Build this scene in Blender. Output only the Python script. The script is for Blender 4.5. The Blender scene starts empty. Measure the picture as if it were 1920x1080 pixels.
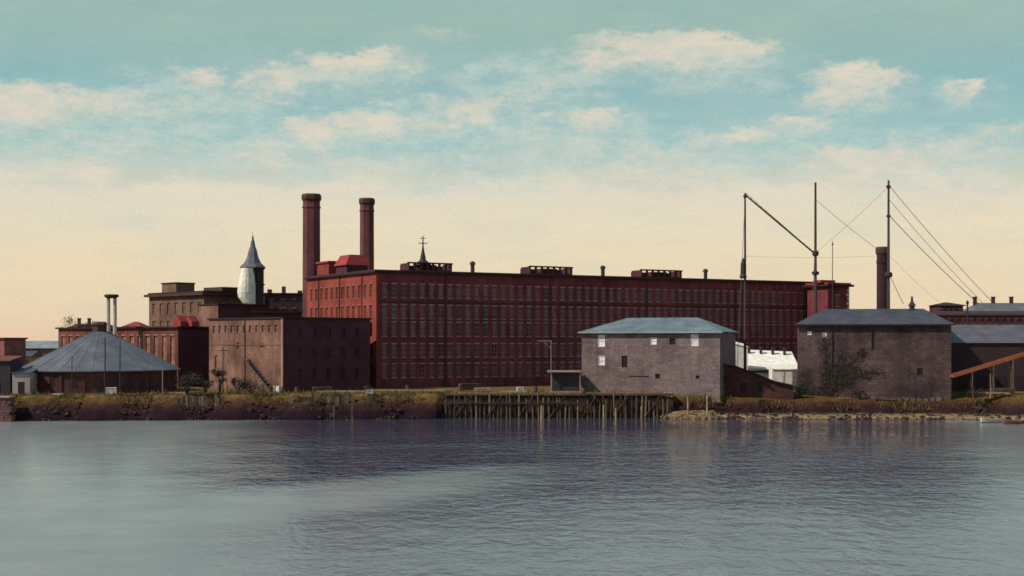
import bpy, bmesh, math, random
from mathutils import Vector, Matrix
random.seed(7)
R = math.radians
S = bpy.context.scene
COL = S.collection
F = 2638.0          # focal length in 1920-wide pixels
CAMH = 13.7         # camera height over the river
HZ = 640.0          # horizon row
GZ = 4.4            # yard level above water

# ------------------------------------------------------------------ camera
cd = bpy.data.cameras.new('camera'); cam = bpy.data.objects.new('camera', cd); COL.objects.link(cam)
cam.location = (0, 0, CAMH); cam.rotation_euler = (R(90), 0, 0)
cd.sensor_width = 36; cd.lens = 36 * F / 1920; cd.shift_y = (HZ - 540) / 1920
cd.clip_start = 1; cd.clip_end = 12000
S.camera = cam
S.render.resolution_x = 1024; S.render.resolution_y = 576
S.view_settings.view_transform = 'Standard'; S.view_settings.look = 'None'
S.view_settings.exposure = 0.0; S.view_settings.gamma = 1
S.render.filter_size = 1.5
try: S.cycles.filter_width = 1.6
except Exception: pass

# ------------------------------------------------------------------ sun
SUNV = Vector((-0.93, -0.36, 0)).normalized(); SUN_EL = R(44)
sun_dir = Vector((SUNV.x * math.cos(SUN_EL), SUNV.y * math.cos(SUN_EL), math.sin(SUN_EL)))
sl = bpy.data.lights.new('sun', 'SUN'); sl.energy = 4.3; sl.angle = R(0.5); sl.color = (1, .9, .78)
so = bpy.data.objects.new('sun', sl); COL.objects.link(so); so.location = (-60, -20, 120)
so.rotation_euler = sun_dir.to_track_quat('Z', 'Y').to_euler()

# ------------------------------------------------------------------ sky
class NT:
    def __init__(s, tree): s.t = tree; s.n = tree.nodes; s.l = tree.links
    def put(s, sock, v):
        if v is None: return
        if hasattr(v, 'is_output') or isinstance(v, bpy.types.NodeSocket): s.l.new(v, sock)
        else: sock.default_value = v
    def math(s, op, a, b=None, c=None, clamp=False):
        n = s.n.new('ShaderNodeMath'); n.operation = op; n.use_clamp = clamp
        s.put(n.inputs[0], a)
        if b is not None: s.put(n.inputs[1], b)
        if c is not None: s.put(n.inputs[2], c)
        return n.outputs[0]
    def vec(s, op, a, b=None):
        n = s.n.new('ShaderNodeVectorMath'); n.operation = op
        s.put(n.inputs[0], a)
        if b is not None: s.put(n.inputs[1], b)
        return n.outputs['Value'] if op == 'LENGTH' else n.outputs[0]
    def noise(s, vec, scale, detail=4, rough=.55, col=False, dist=0):
        n = s.n.new('ShaderNodeTexNoise'); n.inputs['Scale'].default_value = scale
        n.inputs['Detail'].default_value = detail; n.inputs['Roughness'].default_value = rough
        n.inputs['Distortion'].default_value = dist
        if vec is not None: s.l.new(vec, n.inputs['Vector'])
        return n.outputs['Color'] if col else n.outputs['Fac']
    def ramp(s, fac, stops, interp='LINEAR'):
        n = s.n.new('ShaderNodeValToRGB'); s.put(n.inputs[0], fac); e = n.color_ramp.elements
        n.color_ramp.interpolation = interp
        while len(e) < len(stops): e.new(.5)
        for k, (p, c) in enumerate(stops):
            e[k].position = p; e[k].color = tuple(c) + (1,) if len(c) == 3 else c
        return n.outputs[0]
    def mix(s, fac, a, b, mode='MIX'):
        n = s.n.new('ShaderNodeMix'); n.data_type = 'RGBA'; n.blend_type = mode
        s.put(n.inputs[0], fac)
        for sock, v in ((n.inputs[6], a), (n.inputs[7], b)):
            s.put(sock, tuple(v) + (1,) if isinstance(v, tuple) and len(v) == 3 else v)
        return n.outputs[2]
    def smooth(s, v, a, b):
        n = s.n.new('ShaderNodeMapRange'); n.interpolation_type = 'SMOOTHSTEP'
        s.put(n.inputs[0], v); n.inputs[1].default_value = a; n.inputs[2].default_value = b
        return n.outputs[0]
def lin(r, g, b):
    f = lambda c: (c / 255 / 12.92) if c / 255 < .04045 else ((c / 255 + .055) / 1.055) ** 2.4
    return (f(r), f(g), f(b))

world = bpy.data.worlds.new('World'); S.world = world; world.use_nodes = True
w = NT(world.node_tree); w.n.clear()
out = w.n.new('ShaderNodeOutputWorld'); bg = w.n.new('ShaderNodeBackground'); bg.inputs['Strength'].default_value = .1
w.l.new(bg.outputs[0], out.inputs[0])
sky = w.n.new('ShaderNodeTexSky'); sky.sky_type = 'NISHITA'; sky.sun_disc = False
sky.sun_elevation = SUN_EL; sky.sun_rotation = math.atan2(SUNV.x, SUNV.y)
tc = w.n.new('ShaderNodeTexCoord'); sep = w.n.new('ShaderNodeSeparateXYZ'); w.l.new(tc.outputs['Generated'], sep.inputs[0])
az = w.math('ARCTAN2', sep.outputs[0], sep.outputs[1]); el = w.math('ARCSINE', sep.outputs[2])
cb = w.n.new('ShaderNodeCombineXYZ'); w.l.new(az, cb.inputs[0]); w.l.new(el, cb.inputs[1])
P = cb.outputs[0]
Pst = w.vec('MULTIPLY', P, (1.0, 2.2, 1))
n1 = w.vec('MULTIPLY', w.vec('SUBTRACT', w.noise(Pst, 22, 6, .62, col=True), (.5, .5, .5)), (.075, .034, 0))
n2 = w.vec('MULTIPLY', w.vec('SUBTRACT', w.noise(Pst, 85, 5, .7, col=True), (.5, .5, .5)), (.022, .014, 0))
PD = w.vec('ADD', w.vec('ADD', P, n1), n2)
def A(px, py):
    a = math.atan((px - 960) / F); return a, math.atan((HZ - py) / F * math.cos(a))
clouds = [  # cx, cy, rx, ry, weight in the sky, converted to azimuth and elevation
 (1270, 82, 170, 26, 1.1), (1390, 90, 70, 18, .9), (1190, 84, 60, 26, .8), (1130, 108, 60, 22, .7), (1610, 142, 80, 24, 1.1), (1560, 178, 60, 18, .8), (1640, 180, 55, 20, .5),
 (1812, 155, 26, 20, .9), (680, 113, 110, 20, .85), (600, 112, 60, 22, .9), (525, 138, 62, 24, .9), (390, 142, 75, 22, .7),
 (40, 190, 120, 34, 1.0), (180, 185, 90, 26, .7), (590, 240, 60, 24, 1.0), (690, 222, 95, 26, 1.0), (880, 198, 75, 26, .75),
 (820, 228, 60, 18, .6), (490, 288, 80, 34, .55), (700, 312, 95, 18, .6), (150, 325, 90, 36, .7), (1090, 218, 55, 20, .8),
 (1380, 250, 100, 18, .65), (1500, 230, 50, 16, .8), (1620, 300, 120, 36, .9), (1240, 280, 140, 22, .5), (1220, 328, 190, 24, .6),
 (1780, 275, 130, 26, .5), (830, 50, 60, 12, .35), (1000, 165, 90, 50, .3), (1320, 130, 130, 30, .3), (330, 190, 140, 40, .3),
 (700, 150, 160, 36, .25), (1880, 240, 60, 20, .5), (250, 270, 260, 30, .3), (1050, 270, 200, 36, .35)]
def blobs(lst, sx=1.4, top=1.15, bot=2.4):
    mk = None
    for (cx, cy, rx, ry, wt) in lst:   # crisp upper edge, long soft underside
        a, e = A(cx, cy); v = w.vec('SUBTRACT', PD, (a, e, 0)); kx = F / rx / sx
        d = w.vec('LENGTH', w.vec('MAXIMUM', w.vec('MULTIPLY', v, (kx, F / ry / top, 0)), w.vec('MULTIPLY', v, (-kx, -F / ry / bot, 0))))
        m = w.math('MULTIPLY', w.math('SUBTRACT', 1.0, d, clamp=True), wt)
        mk = m if mk is None else w.math('MAXIMUM', mk, m)
    return mk
mask = blobs(clouds)
soft = blobs([(1000, 150, 150, 50, .9), (1330, 125, 150, 36, .8), (330, 185, 180, 40, .8), (640, 140, 170, 36, .6), (1090, 250, 150, 60, .9), (300, 265, 330, 44, .9), (820, 240, 220, 46, .9),
  (1250, 300, 330, 40, .9), (1450, 255, 200, 40, .6), (1720, 300, 240, 50, .9), (560, 290, 260, 50, .9), (1600, 175, 130, 40, .6), (1790, 175, 90, 30, .5), (60, 260, 160, 70, .8), (900, 320, 260, 40, .9)], 1.5, 1.4, 1.6)
billow = w.noise(w.vec('MULTIPLY', P, (1, 1.7, 1)), 130, 5, .7)
mask = w.math('ADD', mask, w.math('MULTIPLY', w.math('SUBTRACT', billow, .5), w.math('MULTIPLY', w.smooth(mask, 0, .3), .9)))
sd = w.n.new('ShaderNodeSeparateXYZ'); w.l.new(PD, sd.inputs[0])
eld = sd.outputs[1]
# clear-sky colours by elevation (0 .. 90 degrees)
e_ = lambda py: (HZ - py) / F / 1.5708
base = w.ramp(w.math('DIVIDE', el, 1.5708), [(0, lin(237, 204, 172)), (e_(560), lin(239, 217, 182)), (e_(430), lin(234, 222, 193)),
        (e_(352), lin(212, 211, 190)), (e_(285), lin(160, 198, 196)), (e_(180), lin(146, 188, 190)), (e_(70), lin(158, 189, 180)), (.16, lin(156, 188, 182)), (.35, lin(120, 160, 178)), (1, lin(96, 134, 160))])
eld2 = w.math('MULTIPLY_ADD', w.math('SUBTRACT', w.noise(w.vec('MULTIPLY', P, (1, 1.2, 1)), 16, 5, .6), .5), .075, eld)
creamy = w.math('SUBTRACT', 1, w.smooth(eld2, (HZ - 368) / F, (HZ - 326) / F), clamp=True)
cream = w.ramp(w.math('DIVIDE', el, 1.5708), [(0, lin(237, 203, 172)), (e_(585), lin(239, 217, 182)), (e_(480), lin(237, 221, 188)), (e_(350), lin(231, 222, 202)), (1, lin(228, 220, 204))])
c = w.mix(w.math('MULTIPLY', creamy, .9), base, cream)
veil = w.smooth(w.noise(Pst, 9, 5, .6, dist=.4), .42, .78)
c = w.mix(w.math('MULTIPLY', veil, .25), c, lin(196, 212, 202))
fb = w.smooth(w.noise(Pst, 48, 6, .72), .36, .66)
c = w.mix(w.math('MULTIPLY', w.smooth(soft, .0, .55), w.math('MULTIPLY_ADD', fb, .62, .12)), c, lin(203, 216, 205))
cm = w.smooth(mask, .02, .72)
tint = w.ramp(w.noise(Pst, 40, 4, .6), [(.35, lin(206, 212, 196)), (.6, lin(232, 219, 200))])
c = w.mix(w.math('MULTIPLY', cm, .88), c, tint)
streak = w.ramp(w.noise(w.vec('MULTIPLY', P, (1, 5, 1)), 14, 6, .65), [(.32, (.94, .965, .975)), (.5, (1, 1, 1)), (.68, (1.035, 1.01, .985))])
c = w.mix(1.0, c, streak, 'MULTIPLY')
grain = w.ramp(w.noise(P, 420, 2, .7), [(.3, (.965, .965, .965)), (.7, (1.035, 1.03, 1.035))])
c = w.mix(1.0, c, grain, 'MULTIPLY')
sc = w.vec('MULTIPLY', c, (10, 10, 10))
nish = w.vec('MULTIPLY', sky.outputs[0], (.5, .5, .5))
fin = w.mix(.06, sc, nish)
w.l.new(fin, bg.inputs['Color'])

# ------------------------------------------------------------------ helpers
def X(px, Z): return (px - 960) / F * Z
def H(py, Z): return CAMH - (py - HZ) / F * Z
def lk(o, parent=None):
    COL.objects.link(o)
    if parent: o.parent = parent
    return o
class MB:
    """collects faces in a local frame and links them as one mesh"""
    def __init__(s): s.v = []; s.f = []
    def face(s, pts):
        k = len(s.v); s.v += [tuple(p) for p in pts]; s.f.append(tuple(range(k, k + len(pts))))
    def box(s, x0, x1, y0, y1, z0, z1):
        k = len(s.v)
        s.v += [(x0, y0, z0), (x1, y0, z0), (x1, y1, z0), (x0, y1, z0), (x0, y0, z1), (x1, y0, z1), (x1, y1, z1), (x0, y1, z1)]
        for q in ((0, 3, 2, 1), (4, 5, 6, 7), (0, 1, 5, 4), (1, 2, 6, 5), (2, 3, 7, 6), (3, 0, 4, 7)): s.f.append(tuple(k + i for i in q))
    def prism(s, poly, z0, z1, top=None):
        n = len(poly); k = len(s.v); top = top or poly
        s.v += [(p[0], p[1], z0) for p in poly] + [(p[0], p[1], z1) for p in top]
        s.f.append(tuple(k + n - 1 - i for i in range(n))); s.f.append(tuple(k + n + i for i in range(n)))
        for i in range(n): j = (i + 1) % n; s.f.append((k + i, k + j, k + n + j, k + n + i))
    def lathe(s, cx, cy, prof, n=12, rot=0):
        k = len(s.v)
        for (r, z) in prof:
            for i in range(n):
                a = rot + 2 * math.pi * i / n; s.v.append((cx + r * math.cos(a), cy + r * math.sin(a), z))
        for j in range(len(prof) - 1):
            for i in range(n):
                i2 = (i + 1) % n; s.f.append((k + j * n + i, k + j * n + i2, k + (j + 1) * n + i2, k + (j + 1) * n + i))
        s.f.append(tuple(k + n - 1 - i for i in range(n))); m = k + (len(prof) - 1) * n; s.f.append(tuple(m + i for i in range(n)))
    def bar(s, p, q, r0, r1=None, n=6):
        p = Vector(p); q = Vector(q); r1 = r0 if r1 is None else r1; d = (q - p).normalized()
        a = d.orthogonal().normalized(); b = d.cross(a); k = len(s.v)
        for c0, r in ((p, r0), (q, r1)):
            for i in range(n):
                t = 2 * math.pi * i / n; s.v.append(tuple(c0 + a * math.cos(t) * r + b * math.sin(t) * r))
        for i in range(n): j = (i + 1) % n; s.f.append((k + i, k + j, k + n + j, k + n + i))
        s.f.append(tuple(k + n - 1 - i for i in range(n))); s.f.append(tuple(k + n + i for i in range(n)))
    def build(s, name, m, parent=None, smooth=False):
        me = bpy.data.meshes.new(name); me.from_pydata(s.v, [], s.f); me.update()
        uv = me.uv_layers.new(name='UVMap')
        for p in me.polygons:
            n = p.normal
            if abs(n.z) > .75: t = None
            else: t = Vector((-n.y, n.x, 0)).normalized()
            for li in p.loop_indices:
                co = me.vertices[me.loops[li].vertex_index].co
                uv.data[li].uv = (co.x, co.y) if t is None else (co.dot(t), co.z)
            p.use_smooth = smooth
        me.materials.append(m)
        o = bpy.data.objects.new(name, me); return lk(o, parent)
def tag(o, label=None, cat=None, group=None, kind=None):
    for k, v in (('label', label), ('category', cat), ('group', group), ('kind', kind)):
        if v: o[k] = v
    return o
def thing(name, label, cat, loc, rz=0, group=None):
    o = bpy.data.objects.new(name, None); lk(o); o.location = loc; o.rotation_euler = (0, 0, rz); o.empty_display_size = .5
    return tag(o, label, cat, group)

# ------------------------------------------------------------------ materials
MATS = {}
def mat(name, c1, c2=None, scale=.35, rough=.85, bump=0, fine=None, metal=0):
    """plain weathered surface: large mottling plus finer grain"""
    if name in MATS: return MATS[name]
    m = bpy.data.materials.new(name); m.use_nodes = True; t = NT(m.node_tree); b = t.n['Principled BSDF']
    c2 = c2 or tuple(x * .72 for x in c1)
    g = t.n.new('ShaderNodeNewGeometry').outputs['Position']
    f = t.noise(g, scale, 5, .62)
    col = t.ramp(f, [(.36, c2), (.64, c1)])
    f2 = t.noise(g, fine or 2.6, 3, .6)
    col = t.mix(1.0, col, t.ramp(f2, [(.3, (.8, .8, .8)), (.7, (1.16, 1.16, 1.16))]), 'MULTIPLY')
    t.l.new(col, b.inputs['Base Color']); b.inputs['Roughness'].default_value = rough; b.inputs['Metallic'].default_value = metal
    b.inputs['Specular IOR Level'].default_value = .25
    if bump:
        bn = t.n.new('ShaderNodeBump'); bn.inputs['Strength'].default_value = bump; bn.inputs['Distance'].default_value = .15
        t.l.new(f2, bn.inputs['Height']); t.l.new(bn.outputs[0], b.inputs['Normal'])
    MATS[name] = m; return m
def masonry(name, c1, c2, mortar, bw=.8, bh=.4, stain=(.55, .5, .5), contrast=1.0, ms=.03, streak=.35):
    if name in MATS: return MATS[name]
    m = bpy.data.materials.new(name); m.use_nodes = True; t = NT(m.node_tree); b = t.n['Principled BSDF']
    uv = t.n.new('ShaderNodeUVMap').outputs[0]
    if bh > .3: uv = t.vec('ADD', uv, t.vec('MULTIPLY', t.vec('SUBTRACT', t.noise(uv, .9, 3, .6, col=True), (.5, .5, .5)), (.9, .42, 0)))
    br = t.n.new('ShaderNodeTexBrick'); t.l.new(uv, br.inputs['Vector'])
    br.inputs['Color1'].default_value = c1 + (1,); br.inputs['Color2'].default_value = c2 + (1,); br.inputs['Mortar'].default_value = mortar + (1,)
    br.inputs['Scale'].default_value = 1; br.inputs['Brick Width'].default_value = bw; br.inputs['Row Height'].default_value = bh
    br.inputs['Mortar Size'].default_value = ms; br.inputs['Mortar Smooth'].default_value = .3; br.inputs['Bias'].default_value = 0
    g = t.n.new('ShaderNodeNewGeometry').outputs['Position']
    big = t.ramp(t.noise(g, .16, 6, .65), [(.34, stain), (.62, (1.12, 1.1, 1.1))])
    col = t.mix(1.0, br.outputs['Color'], big, 'MULTIPLY')
    st = t.ramp(t.noise(t.vec('MULTIPLY', g, (1, 1, .12)), 1.1, 4, .6), [(.35, (.72, .7, .7)), (.6, (1.08, 1.08, 1.08))])
    col = t.mix(streak, col, t.mix(1.0, col, st, 'MULTIPLY'))
    sp = t.ramp(t.noise(g, 3.2, 3, .7), [(.3, (.72, .72, .72)), (.7, (1.25, 1.25, 1.25))])
    col = t.mix(contrast, col, t.mix(1.0, col, sp, 'MULTIPLY'))
    t.l.new(col, b.inputs['Base Color']); b.inputs['Roughness'].default_value = .9; b.inputs['Specular IOR Level'].default_value = .2
    bn = t.n.new('ShaderNodeBump'); bn.inputs['Strength'].default_value = .5; bn.inputs['Distance'].default_value = .04
    t.l.new(br.outputs['Fac'], bn.inputs['Height']); bn.invert = True; t.l.new(bn.outputs[0], b.inputs['Normal'])
    MATS[name] = m; return m
def roofing(name, c1, c2, row=.6, rough=.55):
    if name in MATS: return MATS[name]
    m = bpy.data.materials.new(name); m.use_nodes = True; t = NT(m.node_tree); b = t.n['Principled BSDF']
    g = t.n.new('ShaderNodeNewGeometry').outputs['Position']
    uv = t.n.new('ShaderNodeUVMap').outputs[0]
    br = t.n.new('ShaderNodeTexBrick'); t.l.new(uv, br.inputs['Vector'])
    br.inputs['Color1'].default_value = c1 + (1,); br.inputs['Color2'].default_value = c2 + (1,); br.inputs['Mortar'].default_value = tuple(x * .45 for x in c1) + (1,)
    br.inputs['Scale'].default_value = 1; br.inputs['Brick Width'].default_value = 1.1; br.inputs['Row Height'].default_value = row
    br.inputs['Mortar Size'].default_value = .04
    big = t.ramp(t.noise(g, .3, 6, .65), [(.34, (.68, .7, .74)), (.64, (1.15, 1.15, 1.12))])
    col = t.mix(1.0, br.outputs['Color'], big, 'MULTIPLY')
    t.l.new(col, b.inputs['Base Color']); b.inputs['Roughness'].default_value = rough
    MATS[name] = m; return m
def glass(name, c, rough=.25):
    if name in MATS: return MATS[name]
    m = bpy.data.materials.new(name); m.use_nodes = True; t = NT(m.node_tree); b = t.n['Principled BSDF']
    g = t.n.new('ShaderNodeNewGeometry').outputs['Position']
    t.l.new(t.ramp(t.noise(g, .9, 3, .6), [(.35, tuple(x * .6 for x in c)), (.65, tuple(x * 1.4 for x in c))]), b.inputs['Base Color'])
    b.inputs['Roughness'].default_value = rough; b.inputs['Specular IOR Level'].default_value = .3
    MATS[name] = m; return m

brick = masonry('mill_brick', (.250, .043, .048), (.185, .034, .041), (.14, .05, .06), .5, .16, (.60, .58, .64), .9, streak=.9)
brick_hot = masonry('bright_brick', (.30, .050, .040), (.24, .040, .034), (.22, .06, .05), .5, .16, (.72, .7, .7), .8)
brick_end = masonry('sunlit_end_brick', (.36, .062, .045), (.27, .050, .040), (.22, .07, .05), .5, .16, (.62, .62, .64), .9)  # mill brick again, brighter and redder: sunlight put into the colour
brick_dark = masonry('dark_shaded_brick', (.115, .032, .046), (.088, .026, .039), (.07, .03, .035), .5, .16, (.66, .66, .72), .8)  # dark brick, also puts shade into the colour of shaded walls
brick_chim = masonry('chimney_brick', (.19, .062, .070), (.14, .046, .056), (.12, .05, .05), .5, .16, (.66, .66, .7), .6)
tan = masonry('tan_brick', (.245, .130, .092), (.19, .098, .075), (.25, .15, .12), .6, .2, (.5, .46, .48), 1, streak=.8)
tan2 = masonry('pale_brown_brick', (.19, .110, .082), (.15, .082, .065), (.2, .12, .09), .6, .2, (.6, .58, .6), .9)
stone = masonry('grey_stone', (.235, .176, .170), (.165, .122, .120), (.16, .115, .110), 1.1, .45, (.66, .64, .66), 1, .035, streak=.6)
stone_d = masonry('dark_stone', (.140, .088, .082), (.092, .058, .058), (.085, .052, .052), 1.1, .45, (.42, .40, .44), 1, .035, streak=.6)
cornice = mat('dark_cornice', (.035, .018, .022), rough=.8)
cornice2 = mat('brown_cornice', (.08, .04, .035), rough=.8)
pale = mat('pale_frame_paint', (.40, .23, .25), (.27, .15, .17))
palew = mat('bright_opening_tone', (.62, .55, .50), (.45, .38, .36), fine=1.5)
shut = mat('pale_shutter', (.82, .76, .76), (.66, .58, .60))
gls = glass('sooty_glass', (.115, .060, .078))
gls_d = glass('dark_glass', (.02, .013, .018))
slate = roofing('blue_grey_slate', (.165, .20, .22), (.12, .150, .17))
slate_m = roofing('mid_slate', (.13, .13, .145), (.105, .108, .125))
slate_d = roofing('dark_slate', (.068, .064, .086), (.045, .044, .062))
slate_c = roofing('cone_slate', (.125, .125, .145), (.10, .10, .125))
red_roof = mat('red_painted_roof', (.34, .045, .045), (.24, .035, .04))
tar = mat('tar_roof', (.05, .03, .03))
iron = mat('dark_iron', (.05, .035, .035), rough=.6)
wood = mat('weathered_timber', (.16, .10, .065), (.07, .045, .035), scale=.8)
wood_l = mat('pale_timber', (.40, .30, .20), (.24, .16, .11), scale=.8)
rope = mat('mast_wood', (.085, .055, .05), (.06, .04, .038))
cable = mat('cable_steel', (.22, .16, .12))
orange = mat('rust_orange_plank', (.42, .13, .06), (.28, .08, .045))

# ------------------------------------------------------------------ setting: water and ground
def water():
    mb = MB(); mb.face([(-5000, -600, 0), (5000, -600, 0), (5000, 280, 0), (-5000, 280, 0)])
    m = bpy.data.materials.new('river_water'); m.use_nodes = True; t = NT(m.node_tree); b = t.n['Principled BSDF']
    g = t.n.new('ShaderNodeNewGeometry').outputs['Position']
    sp = t.n.new('ShaderNodeSeparateXYZ'); t.l.new(g, sp.inputs[0])
    wob = t.math('MULTIPLY', t.math('SUBTRACT', t.noise(g, .06, 4, .6), .5), 22)
    yw = t.math('ADD', sp.outputs[1], wob); xw = t.math('ADD', sp.outputs[0], t.math('MULTIPLY', wob, .6))
    # azimuth-like column on the river: calm reach to the left, ruffled water to the right
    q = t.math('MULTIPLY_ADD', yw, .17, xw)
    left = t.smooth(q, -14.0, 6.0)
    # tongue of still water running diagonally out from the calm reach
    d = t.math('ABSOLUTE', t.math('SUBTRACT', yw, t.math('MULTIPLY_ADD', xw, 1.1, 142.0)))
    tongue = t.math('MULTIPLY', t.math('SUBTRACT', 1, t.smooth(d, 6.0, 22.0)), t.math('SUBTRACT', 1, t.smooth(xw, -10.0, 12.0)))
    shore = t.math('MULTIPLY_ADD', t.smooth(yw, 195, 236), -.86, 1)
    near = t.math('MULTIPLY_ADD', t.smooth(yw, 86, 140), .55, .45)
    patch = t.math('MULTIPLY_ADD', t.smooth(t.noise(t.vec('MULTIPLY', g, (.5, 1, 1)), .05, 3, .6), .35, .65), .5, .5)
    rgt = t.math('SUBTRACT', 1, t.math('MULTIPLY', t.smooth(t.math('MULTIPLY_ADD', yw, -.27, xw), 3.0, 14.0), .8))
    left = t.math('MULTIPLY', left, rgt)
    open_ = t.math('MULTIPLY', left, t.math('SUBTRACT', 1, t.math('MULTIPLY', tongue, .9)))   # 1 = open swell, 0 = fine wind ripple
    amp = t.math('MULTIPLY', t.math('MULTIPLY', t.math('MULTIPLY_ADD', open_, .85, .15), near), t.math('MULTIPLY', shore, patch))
    r1 = t.noise(t.vec('MULTIPLY', g, (1.2, .8, 1)), .46, 2, .5, dist=.5)
    r2 = t.noise(t.vec('MULTIPLY', g, (1.1, .9, 1)), 1.1, 2, .5, dist=.4)
    hgt = t.math('MULTIPLY_ADD', r2, .45, r1)
    hgt = t.math('MULTIPLY', hgt, amp)
    r3 = t.noise(g, 2.2, 2, .6); hgt = t.math('MULTIPLY_ADD', r3, t.math('MULTIPLY', shore, .055), hgt)
    bn = t.n.new('ShaderNodeBump'); bn.inputs['Strength'].default_value = 1; bn.inputs['Distance'].default_value = .5
    t.l.new(hgt, bn.inputs['Height']); t.l.new(bn.outputs[0], b.inputs['Normal'])
    near_sheen = t.mix(t.math('SUBTRACT', 1, t.smooth(yw, 92, 150)), (.058, .060, .095), (.150, .160, .178))  # paler towards the viewer: sky sheen put into the water colour
    wc = t.mix(open_, (.225, .245, .238), near_sheen)  # calm water paler, open water darker: reflections put into the base colour
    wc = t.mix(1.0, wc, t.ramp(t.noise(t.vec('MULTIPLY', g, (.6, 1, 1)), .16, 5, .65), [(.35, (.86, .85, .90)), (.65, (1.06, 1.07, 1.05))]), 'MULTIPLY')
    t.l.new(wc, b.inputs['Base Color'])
    nf = t.math('SUBTRACT', 1, t.smooth(yw, 92, 150)); rg = t.math('MULTIPLY_ADD', nf, .16, t.math('MULTIPLY_ADD', open_, -.16, .19)); t.l.new(rg, b.inputs['Roughness'])
    b.inputs['IOR'].default_value = 1.33
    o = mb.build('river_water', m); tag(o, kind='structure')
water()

KEY = [  # px column, waterline Z, toe dZ, toe z, top dZ, top z
 (-2600, 236, .8, .6, 6, 4.0), (0, 240, .8, .8, 5, 4.1), (45, 241, .8, 1.0, 5, 4.2), (300, 243, 1.0, 1.2, 5, 4.25), (600, 246, 1.0, 1.4, 4.5, 4.3),
 (820, 249, .8, 1.4, 3.4, 4.3), (840, 251.2, .3, 1.6, 1.3, 4.32), (1235, 251.2, .3, 1.6, 1.3, 4.32), (1260, 248.8, 2.6, .9, 4.2, 4.0),
 (1345, 248.2, 3.0, .9, 4.4, 3.9), (1470, 247.0, 3.4, .8, 5.6, 3.0), (1500, 246.4, 3.2, .8, 6.2, 2.85), (1780, 245.6, 3.6, .8, 7.0, 2.9),
 (1850, 240, 8.0, 1.0, 12, 3.7), (1925, 232, 10, 1.0, 18, 4.1), (4600, 222, 10, 1.2, 20, 4.3)]
def prof(x):
    px = 960 + x * F / 250
    for a, b in zip(KEY, KEY[1:]):
        if a[0] <= px <= b[0]:
            k = (px - a[0]) / (b[0] - a[0]); return [a[i] + (b[i] - a[i]) * k for i in range(1, 6)]
    return list((KEY[0] if px < KEY[0][0] else KEY[-1])[1:])
def ground():
    xs = [-4500, -2500, -1200, -600, -340, -240, -180, -140] + [-110 + .7 * i for i in range(int(225 / .7))] + [125, 150, 200, 300, 600, 1200, 2500, 4500]
    rnd = random.Random(3); V = []; Fc = []; rows = None
    from mathutils import noise
    wob = [noise.noise(Vector((x * .35, 0, 0))) + .5 * noise.noise(Vector((x * 1.1, 5, 0))) for x in xs]
    nz = lambda x, k: noise.noise(Vector((x * .45, k * 3.1, 1))) + .5 * noise.noise(Vector((x * 1.3, k * 5.1, 7)))
    for i, x in enumerate(xs):
        wl, td, tz, pd, pz = prof(x); wv = wob[i]
        quay = 1 if -11 < x < 26 else 0
        j = 0 if quay else 1
        wl += .35 * wv * j + .5 * math.sin(x * .55) * j
        c = [(wl - 60, -3), (wl - 2, -.5), (wl, -.02), (wl + td * .5, tz * .55 + .1 * wv * j), (wl + td, tz + .15 * wv * j)]
        for k in (.3, .6, .85): c.append((wl + td + (pd - td) * k + .3 * nz(x, k) * j, tz + (pz - tz) * k + .3 * nz(x, k + 9) * j))
        c += [(wl + pd, pz + .1 * nz(x, 2)), (wl + pd + 1.2, pz + .04 * nz(x, 3)), (max(wl + pd + 9, 262), GZ - .02), (285, GZ), (320, GZ), (420, GZ), (700, GZ), (2000, GZ), (7000, GZ)]
        rows = len(c)
        for (y, z) in c: V.append((x, y, z))
    for i in range(len(xs) - 1):
        for r in range(rows - 1): a = i * rows + r; Fc.append((a, a + rows, a + rows + 1, a + 1))
    me = bpy.data.meshes.new('ground'); me.from_pydata(V, [], Fc); me.update()
    m = bpy.data.materials.new('river_bank_soil'); m.use_nodes = True; t = NT(m.node_tree); b = t.n['Principled BSDF']
    g = t.n.new('ShaderNodeNewGeometry').outputs['Position']; sp = t.n.new('ShaderNodeSeparateXYZ'); t.l.new(g, sp.inputs[0])
    z = t.math('ADD', sp.outputs[2], t.math('MULTIPLY', t.math('SUBTRACT', t.noise(g, .8, 4, .6), .5), .7))
    strat = t.ramp(t.math('DIVIDE', z, 5.0), [(.02, (.016, .007, .012)), (.3, (.024, .010, .015)), (.5, (.045, .020, .016)), (.68, (.095, .054, .020)), (.86, (.14, .095, .036)), (.95, (.10, .06, .036))])
    sand = t.ramp(t.math('DIVIDE', z, 2.0), [(.02, (.10, .06, .05)), (.16, (.26, .19, .11)), (.38, (.17, .12, .06)), (.5, (.03, .016, .018)), (1, (.028, .015, .018))])
    # the beach lies on the right of the wharf
    hi = t.smooth(z, 1.0, 1.5)
    right = t.math('MULTIPLY', t.smooth(sp.outputs[0], 26.0, 31.0), t.math('SUBTRACT', 1, hi))
    col = t.mix(right, strat, sand)
    n1 = t.ramp(t.noise(g, .5, 6, .7), [(.3, (.5, .48, .5)), (.7, (1.4, 1.4, 1.3))])
    col = t.mix(1.0, col, n1, 'MULTIPLY')
    n2 = t.ramp(t.noise(g, 3.5, 3, .7), [(.3, (.6, .6, .6)), (.7, (1.4, 1.4, 1.4))])
    col = t.mix(1.0, col, n2, 'MULTIPLY')
    t.l.new(col, b.inputs['Base Color']); b.inputs['Roughness'].default_value = .95; b.inputs['Specular IOR Level'].default_value = .08
    me.materials.append(m); o = bpy.data.objects.new('ground', me); lk(o); tag(o, kind='structure')
ground()

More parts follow.
